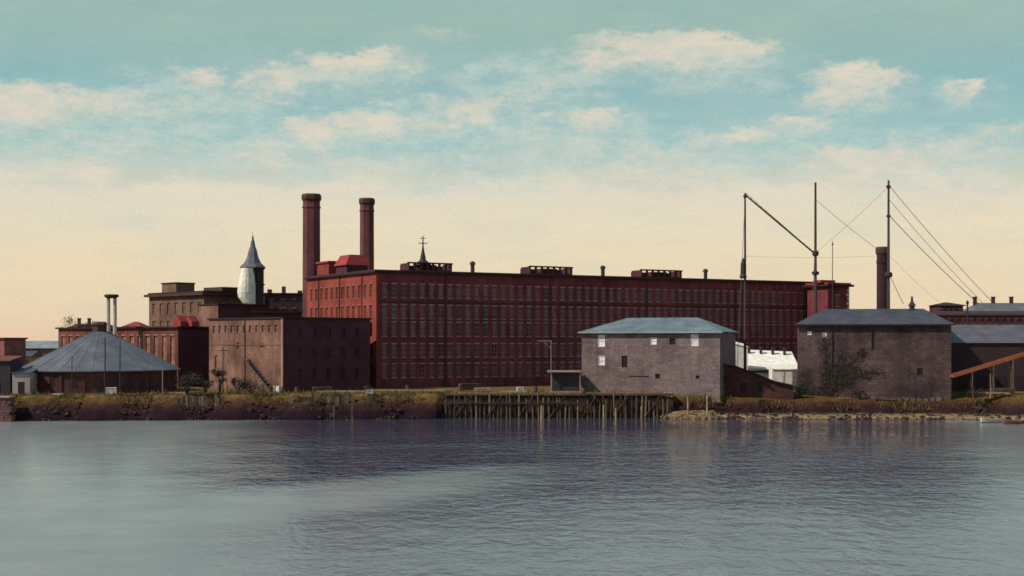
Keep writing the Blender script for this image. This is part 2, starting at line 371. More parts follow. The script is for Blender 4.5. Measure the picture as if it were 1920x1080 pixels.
# ------------------------------------------------------------------ building kit
def wall_mb(mb, p0, p1, z0, z1, holes, rec=.28):
    """vertical wall from p0 to p1 (outside on the right hand of p0->p1) with recessed openings (u0,u1,v0,v1)"""
    p0 = Vector(p0[:2]); p1 = Vector(p1[:2]); L = (p1 - p0).length; d = (p1 - p0) / L; n = Vector((d.y, -d.x))
    us = sorted({0, L} | {round(h[0], 4) for h in holes} | {round(h[1], 4) for h in holes})
    vs = sorted({z0, z1} | {round(h[2], 4) for h in holes} | {round(h[3], 4) for h in holes})
    hs = set()
    for h in holes:
        for i in range(len(us) - 1):
            if us[i] >= h[0] - 1e-3 and us[i + 1] <= h[1] + 1e-3:
                for j in range(len(vs) - 1):
                    if vs[j] >= h[2] - 1e-3 and vs[j + 1] <= h[3] + 1e-3: hs.add((i, j))
    def pt(u, v, k=0):
        q = p0 + d * u - n * k; return (q.x, q.y, v)
    for i in range(len(us) - 1):
        j = 0
        while j < len(vs) - 1:
            if (i, j) in hs: j += 1; continue
            k = j
            while k < len(vs) - 1 and (i, k) not in hs: k += 1
            mb.face([pt(us[i], vs[j]), pt(us[i + 1], vs[j]), pt(us[i + 1], vs[k]), pt(us[i], vs[k])]); j = k
    for (a, b, c, e) in holes:
        mb.face([pt(a, c), pt(b, c), pt(b, c, rec), pt(a, c, rec)]); mb.face([pt(a, e, rec), pt(b, e, rec), pt(b, e), pt(a, e)])
        mb.face([pt(a, c, rec), pt(a, e, rec), pt(a, e), pt(a, c)]); mb.face([pt(b, c), pt(b, e), pt(b, e, rec), pt(b, c, rec)])
def obox(mb, p0, d, u0, u1, k0, k1, z0, z1):
    """box along wall direction d: u along the wall, k outward"""
    n = Vector((d.y, -d.x)); q = lambda u, k: p0 + d * u + n * k
    a, b, c, e = q(u0, k1), q(u1, k1), q(u1, k0), q(u0, k0)
    mb.prism([a, b, c, e], z0, z1)
def windows(parent, p0, p1, holes, rec=.28, fm=None, gm=None, bars=(1, 2), limit=999, sill=True, blind=None, arch=False):
    """each opening gets a window part (frame, mullions, sill) with its pane as a sub-part"""
    p0 = Vector(p0[:2]); p1 = Vector(p1[:2]); d = (p1 - p0).normalized(); fm = fm or pale; gm = gm or gls
    F_ = MB(); G_ = MB()
    for i, (a, b, c, e) in enumerate(holes):
        f = MB() if i < limit else F_; g = MB() if i < limit else G_
        t = .09
        obox(f, p0, d, a, a + t, -rec + .04, -rec + .14, c, e); obox(f, p0, d, b - t, b, -rec + .04, -rec + .14, c, e)
        obox(f, p0, d, a + t, b - t, -rec + .04, -rec + .14, c, c + t); obox(f, p0, d, a + t, b - t, -rec + .04, -rec + .14, e - t, e)
        for k in range(1, bars[0] + 1):
            u = a + (b - a) * k / (bars[0] + 1); obox(f, p0, d, u - .035, u + .035, -rec + .05, -rec + .12, c + t, e - t)
        for k in range(1, bars[1] + 1):
            v = c + (e - c) * k / (bars[1] + 1); obox(f, p0, d, a + t, b - t, -rec + .055, -rec + .115, v - .035, v + .035)
        if sill: obox(f, p0, d, a - .1, b + .1, .0, .1, c - .14, c - .004)
        if sill: obox(f, p0, d, a - .1, b + .1, .0, .06, e + .004, e + .22)
        obox(g, p0, d, a, b, -rec - .04, -rec + .038, c, e)
        if i < limit:
            w_ = f.build('window', fm, parent); g.build('pane', gm if not blind else random.Random(i * 7 + 1).choice(blind), w_)
    if len(holes) > limit:
        w_ = F_.build('window', fm, parent); w_['kind'] = 'stuff'; G_.build('pane', gm, w_)
def block(parent, corners, z0, z1, m, holes_by_side={}, name='wall', cap=True):
    """closed block from counter-clockwise corners; holes_by_side[i] = openings for side i"""
    mb = MB(); n = len(corners)
    for i in range(n): wall_mb(mb, corners[i], corners[(i + 1) % n], z0, z1, holes_by_side.get(i, []))
    if cap: mb.face([(c[0], c[1], z1 - .02) for c in corners])
    return mb.build(name, m, parent)
def slab(parent, corners, z0, z1, grow, m, name):
    c = Vector((sum(p[0] for p in corners) / len(corners), sum(p[1] for p in corners) / len(corners)))
    n = len(corners); out_ = []
    for i in range(n):
        a = Vector(corners[i - 1][:2]); b = Vector(corners[i][:2]); e = Vector(corners[(i + 1) % n][:2])
        n1 = (b - a).normalized(); n1 = Vector((n1.y, -n1.x)); n2 = (e - b).normalized(); n2 = Vector((n2.y, -n2.x))
        m_ = (n1 + n2); m_ = m_ / max(.2, m_.dot(n1)); out_.append(b + m_ * grow)
    mb = MB(); mb.prism(out_, z0, z1); return mb.build(name, m, parent)
def rect(o, d, L, W):
    """front-left corner o, unit direction d along the front, depth W behind; counter-clockwise"""
    o = Vector(o); d = Vector(d).normalized(); b = Vector((-d.y, d.x))
    return [o, o + d * L, o + d * L + b * W, o + b * W]
def loc(cs, base): return [Vector((c[0] - base[0], c[1] - base[1])) for c in cs]

# ------------------------------------------------------------------ the long mill
def mill():
    C0 = Vector((X(705, 278), 278)); d = Vector((math.cos(R(30)), math.sin(R(30)))); L = 120.0; W = 36.6
    base = (C0.x, C0.y, GZ); T = thing('cotton_mill', 'very long five storey dark red brick mill with rows of windows under a flat roof', 'mill', base)
    cs = loc(rect(C0, d, L, W), base); top = 22.9
    pitch = 2.08; ww = 1.12; rows = [(2.05, 4.75), (6.1, 8.75), (10.35, 13.1), (13.9, 16.55), (18.05, 20.7)]
    front = []
    for i in range(57):
        u = 1.35 + i * pitch
        for (a, b) in reversed(rows): front.append((u, u + ww, a, b))
    # end wall facing left (side 3: from back-left to front-left)
    endh = []
    for i in range(12):
        u = 2.2 + i * 2.85
        for (a, b) in reversed(rows): endh.append((u, u + 1.15, a, b))
    body = MB()
    for i, hh_ in ((0, front), (1, []), (2, [])): wall_mb(body, cs[i], cs[i + 1 if i < 3 else 0], -.6, top, hh_)
    body.face([(c[0], c[1], top - .02) for c in cs]); body.build('wall', brick, T)
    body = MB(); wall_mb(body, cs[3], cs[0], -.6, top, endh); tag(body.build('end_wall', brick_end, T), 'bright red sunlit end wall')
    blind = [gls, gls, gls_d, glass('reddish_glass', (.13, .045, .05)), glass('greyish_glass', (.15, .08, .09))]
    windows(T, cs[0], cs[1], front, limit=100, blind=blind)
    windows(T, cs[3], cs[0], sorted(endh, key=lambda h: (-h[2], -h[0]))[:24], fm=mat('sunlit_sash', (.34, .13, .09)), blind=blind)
    slab(T, cs, top, top + .35, .55, cornice, 'cornice')
    slab(T, cs, top + .352, top + .6, .3, cornice2, 'roof')
    b0 = MB(); dd = d.copy(); obox(b0, cs[0], dd, 0.02, L - .02, .003, .08, 16.95, 17.35); b0.build('string_course', brick_dark, T)
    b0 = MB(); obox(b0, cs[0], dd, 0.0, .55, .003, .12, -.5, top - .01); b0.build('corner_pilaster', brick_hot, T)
    # lit red tint of the top storey near the right end, put in as brighter brick
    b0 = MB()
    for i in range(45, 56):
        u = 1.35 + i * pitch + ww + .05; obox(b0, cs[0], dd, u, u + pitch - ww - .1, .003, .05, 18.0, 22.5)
    b0.build('lit_red_brickwork', brick_hot, T)
    b0 = MB()
    for k in range(3): u = 2.2 + (2, 6, 10)[k] * 2.85; b0.bar((cs[3] + (cs[0] - cs[3]).normalized() * (u - .8) + Vector((-.1, -.06))).to_3d() + Vector((0, 0, 0)), (cs[3] + (cs[0] - cs[3]).normalized() * (u - .8) + Vector((-.1, -.06))).to_3d() + Vector((0, 0, top)), .1)
    b0.build('downpipe', iron, T)
    for k in (7, 19, 31, 43, 55):
        u = 1.35 + k * pitch - .48; q_ = cs[0] + d * u + Vector((d.y, -d.x)) * .16; b_ = MB(); b_.bar((q_.x, q_.y, 0), (q_.x, q_.y, top - .05), .09); b_.build('downpipe', iron, T)
    def s_of(px):   # distance along the front for a photo column
        k = (px - 960) / F; return (k * 278 - C0.x) / (d.x - k * d.y)
    # stair heads with arcaded parapets rising over the eaves
    for (pa, pb, hh, spire) in ((778, 860, 1.9, True), (1007, 1087, 1.9, False), (1217, 1293, 1.9, False)):
        a, b = s_of(pa), s_of(pb); z = top + .6
        m_ = MB(); n = 7; step = (b - a) / n
        obox(m_, cs[0], dd, a, b, -3.2, -2.9, z, z + .35); 
        for k in range(n + 1):
            u = a + k * step; obox(m_, cs[0], dd, max(a, u - .24), min(b, u + .24), -3.2, -2.9, z + .35, z + hh - .3)
        obox(m_, cs[0], dd, a - .15, b + .15, -3.3, -2.8, z + hh - .3, z + hh)
        obox(m_, cs[0], dd, a, b, -7.0, -6.7, z, z + hh - .5); obox(m_, cs[0], dd, a, a + .3, -6.7, -3.2, z, z + hh - .2); obox(m_, cs[0], dd, b - .3, b, -6.7, -3.2, z, z + hh - .2)
        sh = m_.build('stair_head', brick_dark, T)
        r_ = MB(); q = cs[0] + dd * ((a + b) / 2) - Vector((dd.y, -dd.x)) * 5
        obox(r_, cs[0], dd, a + (b - a) * .32, a + (b - a) * .68, -6, -3.6, z, z + 1.4)
        g0 = r_.build('lantern', brick_dark, sh)
        if spire:
            r_ = MB(); q = cs[0] + dd * s_of(812) - Vector((dd.y, -dd.x)) * 4.6
            r_.lathe(q.x, q.y, [(1.9, z + 1.4), (1.2, z + 2.0), (.62, z + 2.5), (.5, z + 3.3), (.3, z + 4.2), (.16, z + 5.2), (.1, z + 7.4)], 8)
            r_.bar((q.x - .9, q.y, z + 5.9), (q.x + .9, q.y, z + 5.9), .09); r_.bar((q.x - .6, q.y, z + 6.9), (q.x + .6, q.y, z + 6.9), .07)
            sp_ = r_.build('spire', iron, T); 
    for px in (893, 1138, 1331):
        u = s_of(px); v_ = MB(); q = cs[0] + dd * u - Vector((dd.y, -dd.x)) * 1.6; z = top + .6
        v_.lathe(q.x, q.y, [(.42, z), (.42, z + 1.6), (.62, z + 1.65), (.55, z + 2.1), (.2, z + 2.35)], 10); v_.build('roof_vent', iron, T)
    # red penthouse by the left end, in front of the right chimney
    n = Vector((dd.y, -dd.x)); z = top + .6
    h = MB(); obox(h, cs[0], dd, .8, 5.6, -22, -16.4, z, z + 1.7); ph = h.build('penthouse_wall', brick_dark, T)
    def bx(u0, u1, k0, k1, z0, z1, m, nm, par=T): b = MB(); obox(b, cs[0], dd, u0, u1, k0, k1, z0, z1); return b.build(nm, m, par)
    # gabled red roof of the penthouse, ridge along the depth
    pr = MB(); q = lambda u, k, zz: tuple((cs[0] + dd * u + n * k).to_3d() + Vector((0, 0, zz)))
    for (u0, u1, ka, kb, zb, zt) in ((.4, 6.0, -22.4, -16, z + 1.7, z + 3.9),):
        um = (u0 + u1) / 2
        pr.face([q(u0, kb, zb), q(u1, kb, zb), q(um + 1.6, kb - .8, zt), q(um - 1.6, kb - .8, zt)]); pr.face([q(u1, ka, zb), q(u0, ka, zb), q(um - 1.6, ka + .8, zt), q(um + 1.6, ka + .8, zt)])
        pr.face([q(u0, ka, zb), q(u0, kb, zb), q(um - 1.6, kb - .8, zt), q(um - 1.6, ka + .8, zt)]); pr.face([q(u1, kb, zb), q(u1, ka, zb), q(um + 1.6, ka + .8, zt), q(um + 1.6, kb - .8, zt)])
        pr.face([q(um - 1.6, kb - .8, zt), q(um + 1.6, kb - .8, zt), q(um + 1.6, ka + .8, zt), q(um - 1.6, ka + .8, zt)]); pr.face([q(u0, ka, zb), q(u1, ka, zb), q(u1, kb, zb), q(u0, kb, zb)])
    pr.build('penthouse_roof', red_roof, T)
    bx(.6, 5.4, -32, -25.5, z, z + 2.6, brick_hot, 'penthouse_wall'); bx(.3, 5.7, -32.3, -25.2, z + 2.6, z + 3.0, red_roof, 'penthouse_roof')
mill()

# stair tower at the far right end of the mill
def end_tower():
    Z = 326; p = (X(1583, Z), Z); d = Vector((math.cos(R(30)), math.sin(R(30))))
    base = (p[0], p[1], GZ); T = thing('stair_tower', 'dark square brick tower with light spots on one corner at the right end of the long mill', 'tower', base)
    cs = rect((-3.9, -.5), d, 6.6, 7); h = H(537, Z) - GZ
    hl = [(2.4, 3.6, h - 4.6, h - 2.0), (2.4, 3.6, h - 9, h - 6.4)]
    block(T, cs, -.4, h, brick, {0: hl}); windows(T, cs[0], cs[1], hl, fm=pale)
    slab(T, cs, h, h + .5, .8, cornice, 'cornice'); slab(T, cs, h + .502, h + .9, .3, red_roof, 'roof')
    q = MB(); n = Vector((d.y, -d.x))
    for k in range(6): obox(q, cs[0], d, 6.6 - (.9 if k % 2 else .6), 6.6, .003, .07, h - 1.2 - k * 1.0, h - .55 - k * 1.0)
    q.build('bright_openings', palew, T)  # bright window openings painted as pale blocks on the corner
    q = MB(); q.prism([cs[0] + Vector((-1.6, .2)), cs[0] + Vector((2.2, 2.2)), cs[0] + Vector((1, 4.2)), cs[0] + Vector((-2.8, 2.2))], h + .9, h + 1.5); q.build('roof_hatch', red_roof, T)
end_tower()

# ------------------------------------------------------------------ chimneys
def chimney(px, top_py, Z, wpx, label, n=8, m=brick_chim, cap=1.16, group=None, flare=1.25):
    x = X(px, Z); zt = H(top_py, Z) - GZ; r = wpx / 2 / F * Z
    T = thing('factory_chimney', label, 'chimney', (x, Z, GZ), 0, group)
    s = MB(); s.lathe(0, 0, [(r * flare, -.4), (r * (1 + (flare - 1) * .5), zt * .4), (r, zt - 1.6)], n, R(22.5)); s.build('shaft', m, T)
    c_ = MB(); c_.lathe(0, 0, [(r * 1.02, zt - 1.6), (r * cap, zt - 1.2), (r * cap, zt - .35), (r * 1.05, zt)], n, R(22.5)); c_.build('cap', cornice2, T)
    c_ = MB(); c_.lathe(0, 0, [(r * 1.06, zt - 3.2), (r * 1.08, zt - 3.1), (r * 1.08, zt - 2.8), (r * 1.02, zt - 2.7)], n, R(22.5)); c_.build('band', m, T)
    return T
chimney(584, 364, 318, 33, 'tallest brick factory chimney, left of the twin stacks at the mill end', flare=1.08)
chimney(688, 372, 345, 27, 'slimmer brick factory chimney rising behind the red roof penthouse of the long mill', flare=1.1)
chimney(1655, 463, 275, 22, 'dark narrow stack rising behind the slate roof of the dark stone warehouse', n=12, m=masonry('stack_brick', (.05, .024, .032), (.038, .019, .026), (.06, .035, .04), .5, .16), flare=1.03, cap=1.2)

# ------------------------------------------------------------------ brick annex with tan left face
def annex():
    C = Vector((X(531, 258), 258)); d = Vector((1, 1)).normalized(); h = H(597, 258) - GZ
    T = thing('brick_annex', 'square brick storehouse with sunlit tan left face and dark right face before the mill', 'building', (C.x, C.y, GZ))
    cs = rect((0, 0), d, 20.5, 24.5)
    hl = [(2.0, 3.0, 4.2, 6.6), (9.5, 10.3, 7.7, 9.1), (17.2, 18.6, 8.1, 8.9), (15.6, 16.4, 3.0, 3.9)]
    top = [(1.3 + 2.05 * k, 2.2 + 2.05 * k, h - 2.6, h - 1.2) for k in range(11)]
    side = [(3 + 3.4 * k, 4.1 + 3.4 * k, zz, zz + 1.9) for k in range(5) for zz in (2.2, 6.2, 10)]
    # tan on the lit face; dark brick elsewhere puts shade into the colour
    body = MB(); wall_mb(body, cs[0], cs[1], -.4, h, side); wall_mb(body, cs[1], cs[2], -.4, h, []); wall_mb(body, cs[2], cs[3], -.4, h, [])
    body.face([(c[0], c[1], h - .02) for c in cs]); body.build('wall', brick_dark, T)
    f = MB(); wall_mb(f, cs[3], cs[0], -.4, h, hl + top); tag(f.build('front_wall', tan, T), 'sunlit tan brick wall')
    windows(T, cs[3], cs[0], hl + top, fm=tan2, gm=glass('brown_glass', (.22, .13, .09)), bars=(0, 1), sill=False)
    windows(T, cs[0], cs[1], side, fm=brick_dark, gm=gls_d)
    slab(T, cs, h, h + .3, .25, cornice, 'parapet')
    q = MB(); dd = (cs[0] - cs[3]).normalized()
    obox(q, cs[3], dd, .2, 24.4, .003, .07, 8.55, 8.8); q.build('string_course', tan2, T)
    q = MB(); obox(q, cs[3], dd, 12.2, 12.45, .003, .16, .2, h - .2); q.build('downpipe', iron, T)
    q = MB(); obox(q, cs[3], dd, 23.9, 24.5, .003, .1, -.3, h - .01); q.build('corner_pilaster', mat('pale_corner', (.36, .2, .15)), T)
    q = MB(); obox(q, cs[3], dd, 22.6, 24.4, .12, .9, -.2, 1.1); q.build('plinth', palew, T)
    q = MB()
    for k in range(9): obox(q, cs[3], dd, 13.4 + k * .85, 14.3 + k * .85, .02, .9, 5.6 - k * .62, 5.8 - k * .62)
    for s_ in (.05, .85): 
        n = Vector((dd.y, -dd.x)); a = cs[3] + dd * 13.2 + n * s_; b = cs[3] + dd * 21.2 + n * s_
        q.bar((a.x, a.y, 6.1), (b.x, b.y, .5), .11); q.bar((a.x, a.y, 7.0), (b.x, b.y, 1.4), .06)
    q.build('outside_stair', iron, T)
annex()

# ------------------------------------------------------------------ the buildings behind, left
def tall_tan():
    Z = 325; C = Vector((X(382, Z), Z)); h = H(553, Z) - GZ
    T = thing('brick_warehouse', 'tall flat roofed pale brown factory building standing behind the low red workshop', 'building', (C.x, C.y, GZ))
    d = Vector((.714, .7)); cs = rect((0, 0), d, 16, 24.5); L = 24.5
    ho = [(1.6 + 3.4 * k, 3.0 + 3.4 * k, z, z + 2.6) for k in range(7) for z in (h - 4.2, h - 8.4, h - 12.6)]
    hs = [(1.6 + 3.3 * k, 2.8 + 3.3 * k, z, z + 2.4) for k in range(3) for z in (h - 4.2, h - 8.4)]
    block(T, cs, -.4, h, tan2, {3: ho, 0: hs}); windows(T, cs[3], cs[0], ho, fm=tan, gm=glass('brown_glass', (.22, .13, .09))); windows(T, cs[0], cs[1], hs)
    slab(T, cs, h, h + .6, .9, cornice2, 'cornice'); slab(T, cs, h + .6, h + 1.0, .2, cornice, 'roof')
    q = MB(); a = Vector((X(346, 338) - C.x, 338 - C.y)); z = h + 1.0
    ph = rect(a + Vector((-1.2, -3.4)), d, 5.0, 6.5); q.prism(ph, z, z + 2.1); q.build('penthouse_wall', tan2, T)
    q = MB(); slab(T, ph, z + 2.1, z + 2.35, .2, cornice, 'penthouse_roof')
    q = MB(); ph = rect(Vector((3, 6)), d, 7, 8); q.prism(ph, z, z + 1.1); q.build('roof_monitor', cornice2, T)
tall_tan()
def workshop():
    Z = 285; C = Vector((X(334, Z), Z)); h = H(615, Z) - GZ
    T = thing('brick_workshop', 'low long red brick workshop with tall pale windows behind the round cone roofed house', 'building', (C.x, C.y, GZ))
    d = Vector((.6, .8)); cs = rect((0, 0), d, 14, 40)
    ho = [(1.2 + 2.6 * k, 2.5 + 2.6 * k, h - 7.6, h - 1.5) for k in range(15)]
    f = MB(); wall_mb(f, cs[3], cs[0], -.4, h, ho); f.build('front_wall', masonry('workshop_brick', (.21, .062, .045), (.15, .042, .036), (.18, .08, .06), .5, .16, (.5, .48, .5), 1, streak=.8), T)
    b = MB(); 
    for i in range(3): wall_mb(b, cs[i], cs[i + 1], -.4, h, [])
    b.face([(c[0], c[1], h - .02) for c in cs]); b.build('wall', brick_dark, T)  # plain sides in darker brick than the front: shade put into the colour
    windows(T, cs[3], cs[0], ho, fm=mat('salmon_sash', (.42, .22, .16)), gm=glass('tan_glass', (.30, .16, .12)), bars=(1, 3))
    slab(T, cs, h, h + .35, .5, cornice, 'roof')
    # small red dormers at the front corner of the roof
    q = MB()
    for (u, k, s_) in ((.3, .8, .75), (2.4, 1.6, 1.0), (.2, 5, .8)):
        a = Vector((u, k)); r_ = rect(a, d, 2 * s_, 2.4); z = h + .35
        q.prism(r_, z, z + 1.0); m1 = (r_[0] + r_[3]) / 2; m2 = (r_[1] + r_[2]) / 2
        q.face([(*r_[0], z + 1.0), (*r_[1], z + 1.0), (*m2, z + 2.2), (*m1, z + 2.2)]); q.face([(*r_[2], z + 1.0), (*r_[3], z + 1.0), (*m1, z + 2.2), (*m2, z + 2.2)])
        q.face([(*r_[3], z + 1.0), (*r_[0], z + 1.0), (*m1, z + 2.2)]); q.face([(*r_[1], z + 1.0), (*r_[2], z + 1.0), (*m2, z + 2.2)])
    q.build('dormer', red_roof, T)
workshop()
def simple_block(name, label, cat, px_corner, Z, py_top, ang, L, W, m, roof_m=cornice, holesA=None, holesB=None, overhang=.3, fm=None, gm=None):
    C = Vector((X(px_corner, Z), Z)); h = H(py_top, Z) - GZ; T = thing(name, label, cat, (C.x, C.y, GZ))
    d = Vector((math.cos(R(ang)), math.sin(R(ang)))); cs = rect((0, 0), d, L, W); hb = {}
    if holesA: hb[0] = holesA(h)
    if holesB: hb[3] = holesB(h)
    block(T, cs, -.4, h - .3, m, hb)
    for k, v in hb.items(): windows(T, cs[k], cs[(k + 1) % 4], v, fm=fm, gm=gm, bars=(1, 1))
    slab(T, cs, h - .3, h, overhang, roof_m, 'roof'); return T, cs, h
T, cs, h = simple_block('brick_block', 'narrow brown block with a pale left corner wedged behind the tan faced storehouse', 'building', 410, 300, 569, 40, 12, 9, brick_dark)
q = MB(); dd = (cs[0] - cs[3]).normalized(); obox(q, cs[3], dd, .1, 8.9, .003, .12, 0, h - .4); q.build('lit_wall', tan, T)  # lit left face: light put in as tan over the dark brick
simple_block('brick_block', 'low purple brown block below the spired turret, behind the tan faced storehouse', 'building', 470, 305, 583, 35, 12, 8, brick_dark, slate_d)
T, cs, h = simple_block('brick_block', 'dark block with small roof chimneys between the spired turret and tallest chimney', 'building', 496, 338, 549, 12, 14, 12, masonry('purple_brick', (.10, .045, .055), (.075, .035, .045), (.08, .04, .05), .5, .16),
    holesA=lambda h: [(1.2 + 2.6 * k, 2.3 + 2.6 * k, h - 3.6, h - 1.6) for k in range(5)])
for (u, hh, r_) in ((.9, .9, .5), (4.3, 1.6, .42), (8.2, .6, .5)):
    q = MB(); q.box(u - r_, u + r_, 1.5, 2.5, h, h + hh); q.build('roof_chimney', brick_dark, T)

def turret():
    Z = 328; x = X(474, Z); T = thing('spired_turret', 'octagonal brick turret with flared grey slate spire', 'turret', (x, Z, GZ))
    h = H(502, Z) - GZ; r = 2.6
    b = MB(); b.lathe(0, 0, [(r, -.4), (r, h - .4), (r * 1.12, h - .2), (r * 1.12, h)], 8, R(22.5)); b.build('wall', masonry('purple_brick', (.1, .045, .055), (.075, .035, .045), (.08, .04, .05)), T)
    s = MB(); s.lathe(0, 0, [(3.05, h - .1), (2.95, h + .25), (2.0, h + 1.1), (1.35, h + 2.4), (1.0, h + 4.0), (.62, h + 5.0), (.4, h + 6.2), (.12, h + 7.1)], 8, R(22.5)); s.build('spire', slate_c, T)
    # narrow openings below the eaves
    r_ = MB(); r_.lathe(0, 0, [(r * 1.02, h - 4.1), (r * 1.1, h - 4.0), (r * 1.1, h - 3.75), (r * 1.02, h - 3.7)], 8, R(22.5)); r_.build('belfry_ledge', cornice2, T)
    r_ = MB(); r_.lathe(0, 0, [(.16, h + 6.6), (.22, h + 7.1), (.05, h + 7.5), (.04, h + 8.4)], 6); r_.build('finial', iron, T)
    for a in (-112.5 + 22.5 + 0, -90 - 45, -90 + 45):
        o = MB(); c = Vector((math.cos(R(a)), math.sin(R(a)))); t_ = Vector((-c.y, c.x)); rr = r * math.cos(R(22.5))
        o.prism([c * (rr + .01) - t_ * .4, c * (rr + .08) - t_ * .4, c * (rr + .08) + t_ * .4, c * (rr + .01) + t_ * .4][::-1], h - 3.2, h - 1.3); o.build('opening', gls_d, T)
turret()
def pale_mass():   # pale green-white mass of unclear form by the turret, given a hood shape
    Z = 321; C = (X(459, Z), Z); m = mat('pale_green_white_hood', (.84, .79, .66), (.72, .69, .58), fine=1.2)
    T = thing('hood_shape', 'pale green white hood shaped mass against the left side of the spired turret', 'roof hood', (C[0], C[1], GZ))
    z = lambda py: H(py, Z) - GZ; k = Z / F
    s = MB(); P_ = [(9, 20, 578, .5), (-4, 20, 568, .8), (-12, 20, 558, .9), (-14, 20, 548, 1), (-13, 20, 538, 1), (-11, 19, 526, .95), (-8, 17, 514, .85), (-7, 15, 503, .75)]
    lay = []
    for (a, b, py, dp) in P_:
        n = 16; cx = (a + b) / 2 * k; rx = (b - a) / 2 * k; ry = 2.0 * dp
        lay.append([(cx + rx * math.cos(2 * math.pi * i / n), ry * math.sin(2 * math.pi * i / n), z(py)) for i in range(n)])
    for A_, B_ in zip(lay, lay[1:]):
        for i in range(16): j = (i + 1) % 16; s.face([A_[i], A_[j], B_[j], B_[i]])
    s.face(lay[-1]); s.face(lay[0][::-1]); s.build('hood', m, T, smooth=True)
    b = MB(); b.box(-1.3, 2.0, -1.0, 1.0, -.4, z(571)); b.build('shaft', brick_dark, T)
pale_mass()

# ------------------------------------------------------------------ round house with a conical roof
def round_house():
    Z = 266; x = X(187, Z); T = thing('round_gasholder_house', 'round dark brick house under a wide low conical grey slate roof by the river', 'building', (x, Z, GZ))
    r = 14.2; he = H(693, 252) - GZ - .1; ha = H(622, Z) - GZ
    b = MB(); b.lathe(0, 0, [(r, -.5), (r, he)], 48); b.build('wall', masonry('round_house_brick', (.115, .045, .040), (.08, .032, .032), (.09, .05, .045), .6, .2), T)
    s = MB(); s.lathe(0, 0, [(r - .2, he - .25), (r + .75, he - .3), (r + .75, he - .1), (1.5, ha)], 32)
    for i in range(32):
        a = 2 * math.pi * i / 32; s.bar(((r + .7) * math.cos(a), (r + .7) * math.sin(a), he - .08), (1.5 * math.cos(a), 1.5 * math.sin(a), ha + .02), .07, .04, 4)
    s.build('roof', slate_c, T)
    c_ = MB(); c_.lathe(0, 0, [(1.35, ha - .2), (1.35, ha + 1.3), (1.65, ha + 1.35), (1.1, ha + 1.9)], 8); c_.build('cupola', cornice2, T)
    # pilasters round the wall and doors
    for a in range(-170, 0, 17):
        o = MB(); c = Vector((math.cos(R(a)), math.sin(R(a)))); t_ = Vector((-c.y, c.x))
        o.prism([c * (r - .1) - t_ * .35, c * (r + .2) - t_ * .35, c * (r + .2) + t_ * .35, c * (r - .1) + t_ * .35], -.4, he - .3); o.build('pilaster', brick_dark, T)
    for a in (-152, -118, -101, -84, -67, -50):
        a += 8.5; o = MB(); c = Vector((math.cos(R(a)), math.sin(R(a)))); t_ = Vector((-c.y, c.x))
        P4 = [c * (r - .2) - t_ * .6, c * (r + .06) - t_ * .6, c * (r + .06) + t_ * .6, c * (r - .2) + t_ * .6]
        o.prism(P4, 1.1, 3.0); w_ = o.build('window', cornice2, T)
        o = MB(); o.prism([c * (r + .063) - t_ * .45, c * (r + .09) - t_ * .45, c * (r + .09) + t_ * .45, c * (r + .063) + t_ * .45], 1.25, 2.85); o.build('pane', gls_d, w_)
round_house()
def pale_shed(label, px0, px1, py0, Z, m, rm, depth=5, name='shed', pitch=.8):
    x0, x1 = X(px0, Z), X(px1, Z); h = H(py0, Z) - GZ; T = thing(name, label, 'shed', ((x0 + x1) / 2, Z, GZ)); hw = (x1 - x0) / 2
    b = MB(); b.box(-hw, hw, 0, depth, -.4, h); b.build('wall', m, T)
    r_ = MB(); r_.face([(-hw - .2, -.3, h + .01), (hw + .2, -.3, h + .01), (hw + .2, depth + .3, h + pitch), (-hw - .2, depth + .3, h + pitch)])
    r_.face([(-hw - .2, -.3, h - .12), (-hw - .2, depth + .3, h + pitch - .13), (hw + .2, depth + .3, h + pitch - .13), (hw + .2, -.3, h - .12)][::1])
    r_.face([(-hw - .2, -.3, h - .12), (hw + .2, -.3, h - .12), (hw + .2, -.3, h + .01), (-hw - .2, -.3, h + .01)]); r_.build('roof', rm, T)
    d_ = MB(); d_.box(-hw * .35, hw * .35, -.06, -.003, -.1, min(2.1, h - .3)); d_.build('door', cornice, T)
    return T
pale_shed('small whitewashed shed at the left edge of the round house', 23, 56, 699, 250, mat('pale_grey_wall', (.40, .33, .31), (.3, .24, .23)), slate_d, 5)

# twin pale flues under a cap
def flues():
    Z = 290; x = X(209, Z); T = thing('twin_flue_stack', 'two pale upright flues under one flat dark cap beyond the conical roof', 'vent stack', (x, Z, GZ)); h = H(556, Z) - GZ
    for s_ in (-.62, .72):
        b = MB(); b.bar((s_, 0, -.3), (s_, 0, h), .42, .36, 10); b.build('flue', mat('pale_flue', (.5, .45, .38), (.35, .3, .25)), T)
    b = MB(); b.lathe(0, 0, [(1.0, h - .35), (1.5, h), (1.5, h + .35), (1.1, h + .45)], 12); b.build('cap', cornice2, T)
flues()

